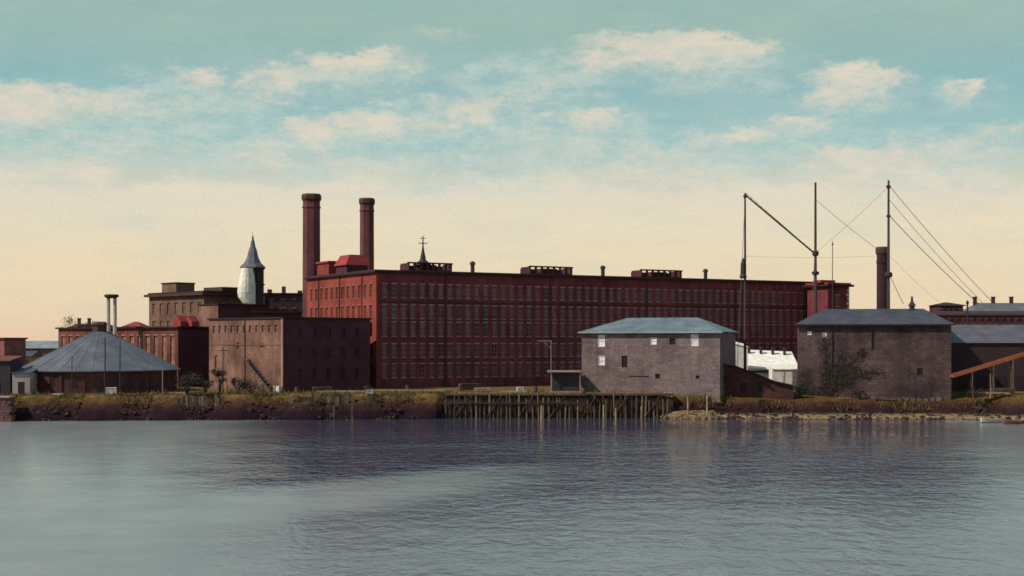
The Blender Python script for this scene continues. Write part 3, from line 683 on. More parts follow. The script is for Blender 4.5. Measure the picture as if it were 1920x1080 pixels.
# far-left background
simple_block('brick_house', 'pink brick house with dark eaves cut by the left frame edge', 'house', 8, 262, 633, 60, 5, 22, masonry('pink_brick', (.27, .10, .09), (.22, .08, .075), (.22, .1, .09)), cornice2,
    holesB=lambda h: [(3 + 3 * k, 4 + 3 * k, h - 3.4, h - 1.4) for k in range(5)])
pale_shed('dark lean-to with red roof at the foot of the pink brick house', -40, 19, 676, 250, mat('dark_blue_boarding', (.05, .04, .055)), mat('dull_red_roof', (.18, .06, .055)), 6)
def gable_house(name, label, px0, px1, py_eave, py_ridge, Z, depth, wm, rm, hip=0.0, wins=0, group=None, z0=GZ, chim=0, face=None, wm_fr=None):
    x0, x1 = X(px0, Z), X(px1, Z); h = H(py_eave, Z) - z0; hr = H(py_ridge, Z + depth / 2) - z0; hw = (x1 - x0) / 2
    T = thing(name, label, 'house', ((x0 + x1) / 2, Z, z0), 0, group)
    n = wins; ho = []
    if n: st = 2 * hw / n; ho = [(st * (k + .5) - .45, st * (k + .5) + .45, h - 2.4, h - .9) for k in range(n)]
    cs = [Vector((-hw, 0)), Vector((hw, 0)), Vector((hw, depth)), Vector((-hw, depth))]
    block(T, cs, -.4, h, wm, {0: ho}, cap=False)
    if n: windows(T, cs[0], cs[1], ho, bars=(1, 1), fm=wm_fr)
    r_ = MB(); o = .45; e = hip * (depth / 2 + o)
    A_ = (-hw - o, -o, h); B_ = (hw + o, -o, h); C_ = (hw + o, depth + o, h); D_ = (-hw - o, depth + o, h); E_ = (-hw - o + e, depth / 2, hr); F_ = (hw + o - e, depth / 2, hr)
    r_.face([A_, B_, F_, E_]); r_.face([C_, D_, E_, F_]); r_.face([B_, C_, F_]); r_.face([D_, A_, E_]); r_.face([A_, D_, C_, B_]); rf = r_.build('roof', rm, T)
    f = MB(); f.box(-hw - o - .03, hw + o + .03, -o - .08, -o - .003, h - .22, h + .03); f.build('fascia', cornice2, T)
    for k in range(chim):
        u = -hw + 2 * hw * (k + .7) / (chim + .4); c_ = MB(); c_.box(u - .4, u + .4, depth / 2 - .3, depth / 2 + .3, hr - .5, hr + 1.3); c_.box(u - .5, u + .5, depth / 2 - .4, depth / 2 + .4, hr + 1.3, hr + 1.5); c_.build('roof_chimney', cornice2, rf)
    return T
gable_house('distant_house', 'distant house with pale blue grey roof behind the pink brick house', 18, 120, 653, 639, 420, 14, mat('dull_violet_wall', (.18, .13, .13)), roofing('pale_far_slate', (.24, .27, .30), (.2, .23, .26)), .3, 6)
gable_house('distant_house', 'small distant yellow walled house at the left under a grey roof', 22, 57, 668, 658, 350, 9, mat('ochre_wall', (.42, .28, .15), (.34, .22, .12)), slate_d, 0, 3)
gable_house('distant_house', 'distant red brick building with stepped roofs left of the twin flues', 122, 168, 619, 607, 370, 12, brick_hot, cornice2, .2, 5, chim=2)
gable_house('distant_house', 'distant flat brown house just left of the round house cupola', 160, 196, 612, 603, 345, 9, brick, cornice2, .5, 3)
gable_house('distant_house', 'far red roofed building seen just right of the twin flues', 232, 262, 612, 603, 400, 10, brick_hot, red_roof, .4, 3)

# ------------------------------------------------------------------ stone warehouses
def stone_centre():
    Z = 252; C = Vector((X(1350, Z), Z)); z0 = 4.2; a = R(20); d = Vector((math.cos(a), -math.sin(a)))
    W = 14.5; L = 25.9; cs = rect(-d * L, d, L, W); h = H(622, Z) - z0
    T = thing('stone_warehouse', 'grey stone two storey warehouse with light blue grey hipped roof on the wharf', 'warehouse', (C.x, C.y, z0))
    def hole(px, y0, y1, wpx):
        k = (px - 960) / F; P0 = C - d * L; s = (k * P0.y - P0.x) / (d.x - k * d.y); Zp = P0.y + d.y * s; w_ = wpx / F * Zp / 2 * 1.05
        return (s - w_, s + w_, H(y1, Zp) - z0, H(y0, Zp) - z0)
    palew_ = [hole(1127.5, 628, 650, 13), hole(1128, 667, 685, 12), hole(1225.5, 633, 646, 11), hole(1302.5, 627, 649, 14)]
    dark = [hole(1261, 634, 646, 11), hole(1171, 667, 689, 11), hole(1233, 701, 710, 9), hole(1308, 704, 710, 7), hole(1198, 704.5, 707, 36)]
    block(T, cs, -1.5, h, stone, {0: palew_ + dark}, cap=False)
    windows(T, cs[0], cs[1], palew_, rec=.16, fm=shut, gm=shut, bars=(0, 1), sill=False)
    windows(T, cs[0], cs[1], dark, fm=cornice2, gm=gls_d, bars=(0, 0), sill=False)
    hr = H(595, Z + 7) - z0; o = .5; r_ = MB(); n = Vector((-d.y, d.x))
    q = lambda u, k, z: (*(cs[0] + d * u + n * k), z)
    A_, B_, C_, D_ = q(-o, -o, h), q(L + o, -o, h), q(L + o, W + o, h), q(-o, W + o, h); E_, F_ = q(6.8, W / 2, hr), q(L - 5.6, W / 2, hr)
    r_.face([A_, B_, F_, E_]); r_.face([C_, D_, E_, F_]); r_.face([B_, C_, F_]); r_.face([D_, A_, E_]); r_.face([A_, D_, C_, B_]); r_.build('roof', slate, T)
    g = MB(); obox(g, cs[0], d, -o - .05, L + o + .05, o + .003, o + .16, h - .22, h + .02); g.build('gutter', mat('pale_gutter', (.33, .36, .38)), T)
    # brick lean-to with a roof that slopes down to the right
    T2 = thing('brick_lean_to', 'reddish brown lean-to with a roof sloping right, against the grey stone warehouse', 'lean-to', (C.x, C.y, z0))
    Zb = 256; k = lambda px: X(px, Zb) - C.x; zz = lambda py: H(py, Zb) - z0
    b = MB(); y0 = 3.2; y1 = 9
    P2 = [(k(1352), zz(682)), (k(1378), zz(686)), (k(1400), zz(694)), (k(1450), zz(714)), (k(1486), zz(722))]
    for (xa, za), (xb, zb) in zip(P2, P2[1:]): b.face([(xa, y0, -1.5), (xb, y0, -1.5), (xb, y0, zb), (xa, y0, za)]); b.face([(xb, y1, -1.5), (xa, y1, -1.5), (xa, y1, za), (xb, y1, zb)])
    xe, ze = P2[-1]; b.face([(xe, y0, -1.5), (xe, y1, -1.5), (xe, y1, ze), (xe, y0, ze)]); b.build('wall', masonry('brown_lean_brick', (.12, .045, .038), (.08, .03, .03), (.09, .05, .045)), T2)
    r_ = MB()
    for (xa, za), (xb, zb) in zip(P2, P2[1:]): r_.face([(xa, y0 - .4, za + .05), (xb, y0 - .4, zb + .05), (xb, y1, zb + .05), (xa, y1, za + .05)]); r_.face([(xa, y0 - .4, za - .12), (xb, y0 - .4, zb - .12), (xb, y0 - .4, zb + .05), (xa, y0 - .4, za + .05)])
    r_.build('roof', cornice2, T2)
    for px in (1392, 1425): d_ = MB(); d_.box(k(px) - .5, k(px) + .5, y0 - .05, y0 - .003, .3, 2.0); d_.build('door', cornice, T2)
stone_centre()
def stone_right():
    Z = 259.0; z0 = 2.7; X0 = X(1495, Z); al = R(-11.4); dx, dy = math.cos(al), math.sin(al); L = 27.2; h = H(608, 256) - z0; hw = L / 2; W = 15
    x0 = 0; C = (X0 + dx * hw, Z + dy * hw)
    T = thing('stone_warehouse', 'big dark brown stone warehouse with dark slate hipped roof at the beach edge', 'warehouse', (C[0], C[1], z0), al)
    cs = [Vector((-hw, 0)), Vector((hw, 0)), Vector((hw, W)), Vector((-hw, W))]
    def u(px): k = (px - 960) / F; return (k * Z - X0) / (dx - k * dy)
    v = lambda py: H(py, 256) - z0
    ho = [(u(1541), u(1550), v(636), v(623)), (u(1634), u(1640), v(655), v(617)), (u(1720), u(1730), v(703), v(690)), (u(1514), u(1522), v(628), v(621)), (u(1615), u(1623), v(672), v(654))]
    block(T, cs, -1.5, h, stone_d, {0: ho}, cap=False)
    windows(T, cs[0], cs[1], ho[:1] + ho[3:4], rec=.16, fm=shut, gm=shut, bars=(0, 0), sill=False); windows(T, cs[0], cs[1], ho[1:3] + ho[4:], fm=cornice, gm=gls_d, bars=(0, 1), sill=False)
    hr = H(579, 263) - z0; o = .55; r_ = MB()
    A_, B_, C_, D_ = (-hw - o, -o, h), (hw + o, -o, h), (hw + o, W + o, h), (-hw - o, W + o, h); E_, F_ = (-hw + 5.0, W / 2, hr), (hw - 4.2, W / 2, hr)
    r_.face([A_, B_, F_, E_]); r_.face([C_, D_, E_, F_]); r_.face([B_, C_, F_]); r_.face([D_, A_, E_]); r_.face([A_, D_, C_, B_]); rf = r_.build('roof', slate_d, T)
    g = MB(); g.box(-hw - o - .05, hw + o + .05, -o - .16, -o - .003, h - .24, h + .02); g.build('gutter', cornice, T)
    c_ = MB(); xx = u(1716) - hw; c_.lathe(xx, 7.2, [(.5, hr - 1.5), (.5, hr + .5), (.75, hr + .55), (.25, hr + 1.3), (.16, hr + 2.3)], 6); c_.build('cupola', iron, rf)
    for px in (1560,): p = MB(); p.bar((u(px) - hw, -.12, 0), (u(px) - hw, -.12, h - .3), .12); p.build('downpipe', iron, T)
    s = MB()
    for k in range(22): s.box(u(1500) - hw + k * 1.15, u(1500) - hw + k * 1.15 + .9, -.25, -.003, .2 + .1 * math.sin(k * 2.1), .75 + .12 * math.sin(k * 1.3)); 
    s.build('footing_stones', stone, T)
stone_right()

# ------------------------------------------------------------------ white sheds between the warehouses
wm = mat('white_boarding', (.84, .79, .70), (.72, .66, .59), fine=1.2)
def white_shed(name, label, px0, px1, pt, pb, Z, depth, rm, drop=0, rise=.0):
    x0, x1 = X(px0, Z), X(px1, Z); T = thing(name, label, 'shed', ((x0 + x1) / 2, Z, GZ)); hw = (x1 - x0) / 2; h = H(pt, Z) - GZ; hb = h - drop
    b = MB(); lo = -.3
    b.face([(-hw, 0, lo), (hw, 0, lo), (hw, 0, hb), (-hw, 0, h)]); b.face([(hw, 0, lo), (hw, depth, lo), (hw, depth, hb + rise), (hw, 0, hb)]); b.face([(-hw, depth, lo), (-hw, 0, lo), (-hw, 0, h), (-hw, depth, h + rise)]); b.face([(hw, depth, lo), (-hw, depth, lo), (-hw, depth, h + rise), (hw, depth, hb + rise)])
    b.build('wall', wm, T); r_ = MB()
    r_.face([(-hw - .1, -.15, h + .02), (hw + .1, -.15, hb + .02), (hw + .1, depth, hb + rise + .02), (-hw - .1, depth, h + rise + .02)]); r_.face([(-hw - .1, -.15, h - .1), (hw + .1, -.15, hb - .1), (hw + .1, -.15, hb + .02), (-hw - .1, -.15, h + .02)]); r_.build('roof', rm, T)
    return T
T = white_shed('white_shed', 'tall narrow white shed just right of the grey stone warehouse', 1366, 1402, 641, 690, 277, 5, wm, 1.0, .6)
T = white_shed('white_shed', 'long shed with a broad white roof behind the brown lean-to', 1400, 1500, 690, 700, 283, 9, wm, .5, H(655, 292) - H(690, 283))
b = MB(); hw = (X(1500, 283) - X(1400, 283)) / 2; b.box(-hw, hw, -.35, -.16, H(690, 283) - GZ - .9, H(690, 283) - GZ - .5); b.build('eaves_board', cornice2, T)
for k in range(4): b = MB(); u = -hw + (k + .7) * hw * 2 / 4.4; b.box(u - .25, u + .25, 7, 7.6, 0, H(655, 291) - GZ + .5); b.build('roof_vent', cornice2, T)
white_shed('white_shed', 'small low white shed beside the left wall of the dark stone warehouse', 1448, 1500, 692, 716, 270, 3.5, wm, .1, .4)

# ------------------------------------------------------------------ right side behind
def train_shed():
    Z = 262; x0, x1 = X(1778, Z), X(2120, Z); T = thing('long_shed', 'long dark shed with low grey roof right of the dark stone warehouse', 'shed', (x0, Z, GZ)); L = x1 - x0; he = H(643, Z) - GZ; hr = H(609, Z + 9) - GZ
    b = MB(); b.box(.3, L, .3, 17, -.3, he); b.build('wall', mat('dark_boarding', (.055, .028, .03), (.04, .022, .026)), T)
    r_ = MB(); r_.face([(0, 0, he), (L, 0, he), (L, 9, hr), (0, 9, hr)]); r_.face([(L, 18, he), (0, 18, he), (0, 9, hr), (L, 9, hr)]); r_.face([(0, 18, he), (0, 0, he), (0, 9, hr)]); r_.face([(L, 0, he), (L, 18, he), (L, 9, hr)]); r_.face([(0, 0, he - .01), (0, 18, he - .01), (L, 18, he - .01), (L, 0, he - .01)]); r_.build('roof', roofing('grey_shed_roof', (.115, .100, .115), (.095, .085, .10)), T)
    for k in range(9):
        o = MB(); o.box(2 + k * 3.6, 3.7 + k * 3.6, .22, .297, .2, 2.8); o.build('door', cornice, T)
train_shed()
def mill_far():
    T = gable_house('distant_house', 'dark red building with mansard roof and three chimneys at far right', 1822, 2010, 590, 568, 330, 14, brick, slate_m, .55, 14, chim=5)
    gable_house('distant_house', 'square red brick block left of the mansard roofed building', 1762, 1806, 572, 567, 320, 8, brick_dark, tar, .8, 4)
    gable_house('distant_house', 'long low brown red building under the mansard roofed one, before it', 1758, 2010, 590, 583, 305, 8, brick, tar, .5, 18)
mill_far()
b = thing('vent_pipe', 'thin dark pipe standing left of the mansard roofed building', 'pipe', (X(1814, 300), 300, GZ))
q = MB(); q.bar((0, 0, 0), (0, 0, H(566, 300) - GZ), .2, .2, 8); q.build('pipe', iron, b); q = MB(); q.lathe(0, 0, [(.25, H(570, 300) - GZ), (.36, H(567, 300) - GZ), (.1, H(563, 300) - GZ)], 8); q.build('cap', iron, b)
def chute():
    Z = 252; T = thing('plank_chute', 'long rust orange plank chute rising to the right beside the dark stone warehouse', 'chute', (X(1786, Z), Z, GZ))
    p = Vector((0, 0, H(707, Z) - GZ)); q_ = Vector((X(1960, Z) - X(1786, Z), 1.5, H(656, Z) - GZ)); d = (q_ - p)
    b = MB(); n_ = Vector((0, 1, 0)); up = Vector((0, 0, 1))
    for (k0, k1, h0, h1) in ((0, 1.6, 0, .14), (-.1, -.002, -.15, .45), (1.602, 1.7, -.15, .45)):
        P8 = [s + n_ * k + up * h for s in (p, q_) for k in (k0, k1) for h in (h0, h1)]
        i = lambda a, b_, c_: P8[a * 4 + b_ * 2 + c_]
        for f in (((0, 0, 0), (1, 0, 0), (1, 0, 1), (0, 0, 1)), ((0, 1, 0), (0, 1, 1), (1, 1, 1), (1, 1, 0)), ((0, 0, 1), (1, 0, 1), (1, 1, 1), (0, 1, 1)), ((0, 0, 0), (0, 1, 0), (1, 1, 0), (1, 0, 0)), ((0, 0, 0), (0, 0, 1), (0, 1, 1), (0, 1, 0)), ((1, 0, 0), (1, 1, 0), (1, 1, 1), (1, 0, 1))):
            b.face([i(*t) for t in f])
    b.build('trough', orange, T)
    for k in (.22, .45, .66, .88):
        c_ = p + d * k; o = MB(); o.bar((c_.x, .2, -.4), (c_.x, .2, c_.z - .1), .1); o.bar((c_.x, 1.4, -.4), (c_.x, 1.4, c_.z - .1), .1); o.bar((c_.x, .2, .1), (c_.x, 1.4, c_.z - .3), .06); o.build('trestle', wood, T)
chute()

# ------------------------------------------------------------------ hoisting masts and their stays
def mast(px, top, bot, Z, r, label, extras=()):
    x = X(px, Z); T = thing('hoisting_mast', label, 'mast', (x, Z, GZ)); ht = H(top, Z) - GZ; hb = H(bot, Z) - GZ
    b = MB(); b.bar((0, 0, -.5), (0, 0, ht), r, r * .55, 8); b.build('pole', rope, T)
    for (kind, *a) in extras:
        o = MB()
        if kind == 'stay':
            (pa, ya, Za, pb, yb, Zb, rr) = a
            P0 = Vector((X(pa, Za) - x, Za - Z, H(ya, Za) - GZ)); P1 = Vector((X(pb, Zb) - x, Zb - Z, H(yb, Zb) - GZ)); pv = P0; n = 8; sag = (P1 - P0).length * .012
            for i in range(1, n + 1):
                t = i / n; c_ = P0.lerp(P1, t) - Vector((0, 0, sag * 4 * t * (1 - t))); o.bar(pv, c_, rr, rr, 5); pv = c_
            o.build('stay_cable', cable, T)
        if kind == 'collar': (y, rr, hh) = a; z = H(y, Z) - GZ; o.lathe(0, 0, [(rr * .7, z - hh), (rr, z - hh * .6), (rr, z + hh * .6), (rr * .6, z + hh)], 8); o.build('collar', iron, T)
        if kind == 'drum': (y0, y1, rr) = a; z0, z1 = H(y1, Z) - GZ, H(y0, Z) - GZ; o.lathe(-.35, 0, [(rr, z0), (rr * 1.3, z0 + .3), (rr, z0 + .7), (rr * .85, z1 - 1), (rr * .3, z1)], 8); o.build('hoist_drum', iron, T)
        if kind == 'boom':
            (pa, ya, Za, pb, yb, Zb) = a
            P0 = Vector((X(pa, Za) - x, Za - Z, H(ya, Za) - GZ)); P1 = Vector((X(pb, Zb) - x, Zb - Z, H(yb, Zb) - GZ)); o.bar(P0, P1, .17, .15, 6); u = Vector((0, 0, .45)); o.bar(P0 + u * .2, P1 + u * .9, .05, .05, 4)
            for i in range(14): t = (i + .5) / 14; o.bar(P0.lerp(P1, t), P0.lerp(P1, min(1, t + .03)) + u * (.2 + .7 * t), .04, .04, 4)
            o.build('boom', rope, T)
        if kind == 'backstay': (dx, y) = a; z = H(y, Z) - GZ; o.bar((0, 0, z), (dx, .6, 0), .05, .05, 4); o.build('stay_cable', cable, T)
ZM = 266
mast(1397, 362, 525, ZM, .30, 'leftmost hoisting mast, bulging at its foot above the mill roof', [('drum', 484, 522, .55), ('backstay', -1.6, 372), ('collar', 368, .34, .3)])
mast(1529, 342, 580, ZM + 1, .36, 'middle hoisting mast carrying a slanting boom to the left', [('boom', 1526, 474, ZM + 1, 1398, 366, ZM), ('collar', 475, .62, .5), ('collar', 512, .7, .35), ('stay', 1529, 374, ZM + 1, 1646, 468, ZM + 8, .04), ('stay', 1532, 472, ZM + 1, 1664, 352, ZM + 2, .03), ('stay', 1398, 480, ZM, 1640, 480, ZM + 4, .02), ('backstay', -1.4, 450)])
mast(1666, 338, 580, ZM + 2, .36, 'rightmost hoisting mast beside the square stack with stays running right', [('collar', 350, .45, .3), ('collar', 405, .42, .25), ('collar', 515, .75, .5), ('stay', 1667, 348, ZM + 2, 1862, 568, ZM + 18, .055), ('stay', 1667, 374, ZM + 2, 1846, 572, ZM + 18, .045), ('stay', 1667, 404, ZM + 2, 1835, 570, ZM + 18, .07), ('stay', 1668, 515, ZM + 2, 1694, 570, ZM - 2, .07), ('stay', 1668, 480, ZM + 2, 1760, 566, ZM + 20, .02)])
mast(1561, 452, 520, ZM + 30, .13, 'short thin pole faint against the sky right of the middle mast', [('collar', 458, .2, .15)])

# ------------------------------------------------------------------ timber wharf
pile_l = mat('grey_pile', (.26, .18, .12), (.12, .08, .06), scale=1.2); pile_d = mat('wet_pile', (.075, .045, .035), (.03, .02, .02), scale=1.2)
def wharf():
    Z = 250.9; x0, x1 = X(836, Z), X(1262, Z); T = thing('timber_wharf', 'long timber pile wharf along the water in front of the mill and grey stone warehouse', 'wharf', (x0, Z, 0)); L = x1 - x0
    rn = random.Random(5); b = MB(); u = 0
    while u < L - .1:
        w_ = rn.uniform(.22, .4); t = rn.uniform(0, .09); b.box(u, min(L, u + w_ - .03), .25 - t, .45, -.8, 3.9 + rn.uniform(-.35, .15)); u += w_
    b.build('sheathing', mat('wharf_boards', (.10, .055, .026), (.022, .012, .014), scale=.9, fine=1.6), T)
    b = MB(); b.box(-.2, L + .2, -.1, .24, 4.05, 4.32); b.box(-.2, L + .2, .24, 1.6, 4.28, 4.4); b.build('deck', wood, T)
    u = .1; k = 0
    while u < L:
        h = rn.uniform(3.1, 4.5) if rn.random() < .8 else rn.uniform(2.0, 3.0); r_ = rn.uniform(.10, .19)
        p = MB(); p.bar((0, 0, -1.2), (rn.uniform(-.22, .22), rn.uniform(0, .05), h), r_, r_ * .85, 7); o = p.build('pile', rn.choice([pile_l, wood, wood, pile_d]), T); o.location = (u, -.32, 0)
        u += rn.uniform(.5, 1.15); k += 1
    b = MB(); b.box(-.1, L * .62, -.62, -.5, 2.6, 2.85); b.build('waler', pile_d, T)
    for k in range(7): p = MB(); u0 = L * (k + .3) / 7.2; p.bar((u0, -.5, .2), (u0 + 2.6, -.5, 3.9), .09, .09, 5); p.build('brace', pile_d, T)
wharf()
def revetment(pa, pb, label, seed, hh):
    T = thing('timber_revetment', label, 'revetment', (X(pa, 248), 0, 0)); rn = random.Random(seed); xa, xb = X(pa, 248), X(pb, 248); x = xa
    while x < xb:
        wl, td, tz, pd, pz = prof(x); y = wl + td + (pd - td) * .45; zt = pz + rn.uniform(-.5, .05); b = MB(); w_ = rn.uniform(.25, .5)
        b.prism([(0, -.08), (w_ - .04, -.08), (w_ - .04, .1), (0, .1)], -.6, zt); o = b.build('board', rn.choice([wood, wood, pile_l, pile_d]), T); o.location = (x - xa, y, 0); x += w_ if rn.random() < .75 else w_ + rn.uniform(.3, 1.4)
revetment(545, 712, 'old board revetment along the bank below the dark face of the square storehouse', 3, 0)
revetment(330, 420, 'broken board revetment on the bank left of the tan faced storehouse', 8, 0)

# loose mooring piles standing in the shallows
rn = random.Random(9)
for (px, Z, h) in ((661, 244.6, 3.2), (627, 245.2, 2.6), (1015, 248.5, 2.3), (1132, 248.4, 2.4), (1155, 248.6, 1.9), (1203, 248.4, 2.2), (1290, 249.6, 3.9), (1326, 249.6, 4.1)):
    lab = {661: 'mooring pile below the dark right face of the square storehouse', 627: 'shorter mooring pile left of its twin below the square storehouse', 1015: 'thin mooring pile before the timber wharf, leftmost of those in the water', 1132: 'mooring pile in the water just below the left windows of the grey stone warehouse', 1155: 'lowest mooring pile before the timber wharf', 1203: 'mooring pile in the water before the middle of the grey stone warehouse', 1290: 'tall pale post on the beach below the two right windows of the grey warehouse', 1326: 'tallest pale post on the beach near the right corner of the grey warehouse'}[px]
    p = MB(); p.lathe(0, 0, [(.17, -1.2), (.15, h * .6), (.14, h), (.08, h + .06)], 8); o = p.build('mooring_pile', wood_l if px > 700 else wood, None); o.location = (X(px, Z), Z, 0); tag(o, lab, 'pile', 'mooring piles along the shore')

# open shed on the wharf, left of the stone warehouse
def open_shed():
    Z = 257; T = thing('open_shed', 'small dark open shed with a pale flat roof left of the grey stone warehouse', 'shed', (X(1061, Z), Z, GZ)); h = H(698, Z) - GZ; hw = 2.7
    r_ = MB(); r_.box(-hw - .6, hw + .1, -.4, 3.4, h, h + .28); r_.build('roof', mat('pinkish_boards', (.42, .28, .26)), T)
    b = MB(); b.box(-hw + .1, hw, .6, 3.0, .2, h - .05); b.build('back_wall', mat('dark_blue_boarding', (.05, .04, .055)), T)
    for s_ in (-hw, hw - .2): p = MB(); p.box(s_, s_ + .16, -.2, 0, 0, h); p.build('post', wood_l, T)
    p = MB(); p.box(-hw - .3, hw, -.6, .5, 0, .2); p.build('platform', wood_l, T)
    g = thing('gantry_frame', 'thin inverted L shaped gantry frame standing left of the small open shed', 'gantry', (X(1033, 262), 262, GZ)); hh = H(640, 262) - GZ
    p = MB(); p.box(-.08, .08, -.08, .08, 0, hh); p.build('post', pale, g); p = MB(); p.box(-2.6, .2, -.06, .06, hh + .003, hh + .15); p.build('arm', pale, g); p = MB(); p.bar((-1.4, 0, hh), (0, 0, hh - 1.4), .05); p.build('brace', pale, g)
open_shed()

# ------------------------------------------------------------------ poles
def pole(px, top, Z, r, m, label, arm=True, z0=GZ):
    T = thing('utility_pole', label, 'pole', (X(px, Z), Z, z0), 0, 'poles along the river yard'); h = H(top, Z) - z0
    b = MB(); b.bar((0, 0, -.4), (0, 0, h), r, r * .75, 8); b.build('post', m, T)
    if arm:
        b = MB(); b.box(-.8, .8, -.07, .07, h - .7, h - .55); b.build('crossarm', m, T)
        for s_ in (-.7, -.35, .35, .7): i = MB(); i.lathe(s_, 0, [(.05, h - .55), (.08, h - .45), (.03, h - .33)], 6); i.build('insulator', palew, T)
pole(197, 632, 250, .13, iron, 'dark pole before the middle of the conical roof', False)
pole(225, 640, 249.5, .12, iron, 'dark pole before the right slope of the conical roof', False)
pole(135, 668, 249, .09, iron, 'short thin pole before the left slope of the conical roof', False)
pole(305, 692, 249, .12, mat('pale_grey_post', (.26, .19, .19)), 'pale grey post below the right eave of the conical roof', False)
pole(418, 650, 252, .11, iron, 'dark pole with crossarm before the tan brick wall', True)
pole(1857, 700, 249, .08, wood_l, 'short pale post before the foot of the rust orange chute', False, 3.9)

# ------------------------------------------------------------------ vegetation
leaf = mat('dusty_dark_foliage', (.055, .042, .032), (.03, .022, .020), scale=1.5)
leaf_g = mat('olive_foliage', (.10, .095, .05), (.06, .05, .03), scale=1.5)
def shrub(px, Z, wpx, hpx, label, m, z0=GZ, name='shrub', cat='shrub', n=500, trunk=.25, seed=0, open_=.35):
    rn = random.Random(seed + int(px)); T = thing(name, label, cat, (X(px, Z), Z, z0)); W = wpx / F * Z / 2; Hh = hpx / F * Z
    st = MB(); cl = []
    for k in range(9):
        a = rn.uniform(0, 6.28); r_ = rn.uniform(.1, .8) * W; top = (math.cos(a) * r_, math.sin(a) * r_ * .7, Hh * rn.uniform(.5, .9)); mid = (top[0] * .35, top[1] * .35, Hh * .35)
        st.bar((0, 0, -.2), mid, trunk * .35, trunk * .25, 5); st.bar(mid, top, trunk * .22, trunk * .06, 5); cl.append((top, rn.uniform(.25, .45) * W))
    st.build('stem', mat('bare_stem', (.06, .04, .035)), T)
    f = MB()
    for _ in range(n):
        c, r_ = rn.choice(cl); v = Vector((rn.gauss(0, .55), rn.gauss(0, .55), rn.gauss(0, .45))) * r_; p = Vector(c) + v
        if p.z < .05: continue
        s_ = rn.uniform(.09, .2); a = Vector((rn.uniform(-1, 1), rn.uniform(-1, 1), rn.uniform(-1, 1))).normalized(); b_ = a.orthogonal().normalized()
        f.face([p - a * s_, p + b_ * s_ * .5, p + a * s_, p - b_ * s_ * .5])
    f.build('foliage', m, T)
shrub(413, 251, 34, 46, 'dark bare shrub at the foot of the tan brick wall, by the pole', leaf, seed=1, n=700)
shrub(445, 251.5, 40, 30, 'low straggling shrub under the outside stair of the tan wall', leaf, seed=2, n=450)
shrub(385, 250, 36, 26, 'round dark bush left of the tan brick wall', leaf, seed=3)
shrub(140, 330, 52, 128, 'small olive tree rising beside the distant red brick building', leaf_g, name='tree', cat='tree', n=2600, seed=4)
shrub(166, 335, 40, 116, 'slimmer dark tree between the distant red building and the conical roof', leaf, name='tree', cat='tree', n=1800, seed=5)
shrub(690, 253, 22, 12, 'small tuft at the foot of the mill corner', leaf_g, seed=6, n=250)
shrub(1500, 256.5, 30, 34, 'dark creeper bush at the left foot of the dark stone warehouse', leaf, z0=2.8, seed=8, n=500)
shrub(1610, 255.3, 34, 22, 'low dark bush by the dark stone warehouse under its blocked window', leaf, z0=2.7, seed=9, n=400)
shrub(1830, 250, 50, 14, 'low weeds below the rust orange chute', leaf, z0=3.7, seed=10, n=300)

shrub(350, 248.6, 70, 34, 'long dark thicket right of the pale grey post near the round house', leaf, seed=11, n=1100)
shrub(470, 250.5, 60, 24, 'spreading brush before the foot of the outside stair', leaf, seed=12, n=800)
def picket_fence():
    Z = 249.6; x0, x1 = X(425, Z), X(516, Z); T = thing('picket_fence', 'broken dark board fence before the tan brick wall', 'fence', (x0, Z, 4.3)); L = x1 - x0; rn = random.Random(2)
    b = MB(); u = 0
    while u < L:
        if rn.random() < .8: b = MB(); b.box(u, u + .22, -.05, 0, -.2, rn.uniform(.9, 1.5)); b.build('board', wood, T)
        u += .34
    b = MB(); b.box(0, L, .003, .1, .4, .52); b.box(0, L, .003, .1, .9, 1.0); b.build('rail', wood, T)
    for k in range(5): p = MB(); p.box(L * k / 4.05, L * k / 4.05 + .16, .1, .26, -.3, 1.6); p.build('post', wood, T)
picket_fence()
def creeper():
    rn = random.Random(31); f = MB(); Z = 259; T = thing('wall_creeper', 'dark creeper spreading over the left part of the dark stone warehouse wall', 'creeper', (X(1495, Z) + .98 * 4.6, Z - .198 * 4.6 - .12, 2.7), R(-11.4)); st = MB(); tips = []
    for k in range(9):
        p = Vector((rn.uniform(-1.5, 2.5), 0, 0)); a = rn.uniform(-.5, .5)
        for j in range(rn.randint(6, 11)):
            q_ = p + Vector((math.sin(a) * 1.1, 0, abs(math.cos(a)) * 1.1)); a += rn.uniform(-.5, .5)
            if q_.z > 12.2 or q_.x < -4.5: break
            st.bar(p, q_, .06, .05, 4); tips.append(q_); p = q_
    st.build('stem', mat('bare_stem', (.06, .04, .035)), T)
    for _ in range(2600):
        c = rn.choice(tips); x = c.x + rn.gauss(0, .55); z = c.z + rn.gauss(0, .55); y = -rn.uniform(0, .25)
        if z < 0 or z > 12.6: continue
        s_ = rn.uniform(.1, .2); a = rn.uniform(0, 3.14); u = Vector((math.cos(a), rn.uniform(-.4, .4), math.sin(a))) * s_; v = Vector((-math.sin(a), rn.uniform(-.4, .4), math.cos(a))) * s_ * .6; p = Vector((x, y, z)); f.face([p - u, p - v, p + u, p + v])
    f.build('foliage', leaf, T)
creeper()

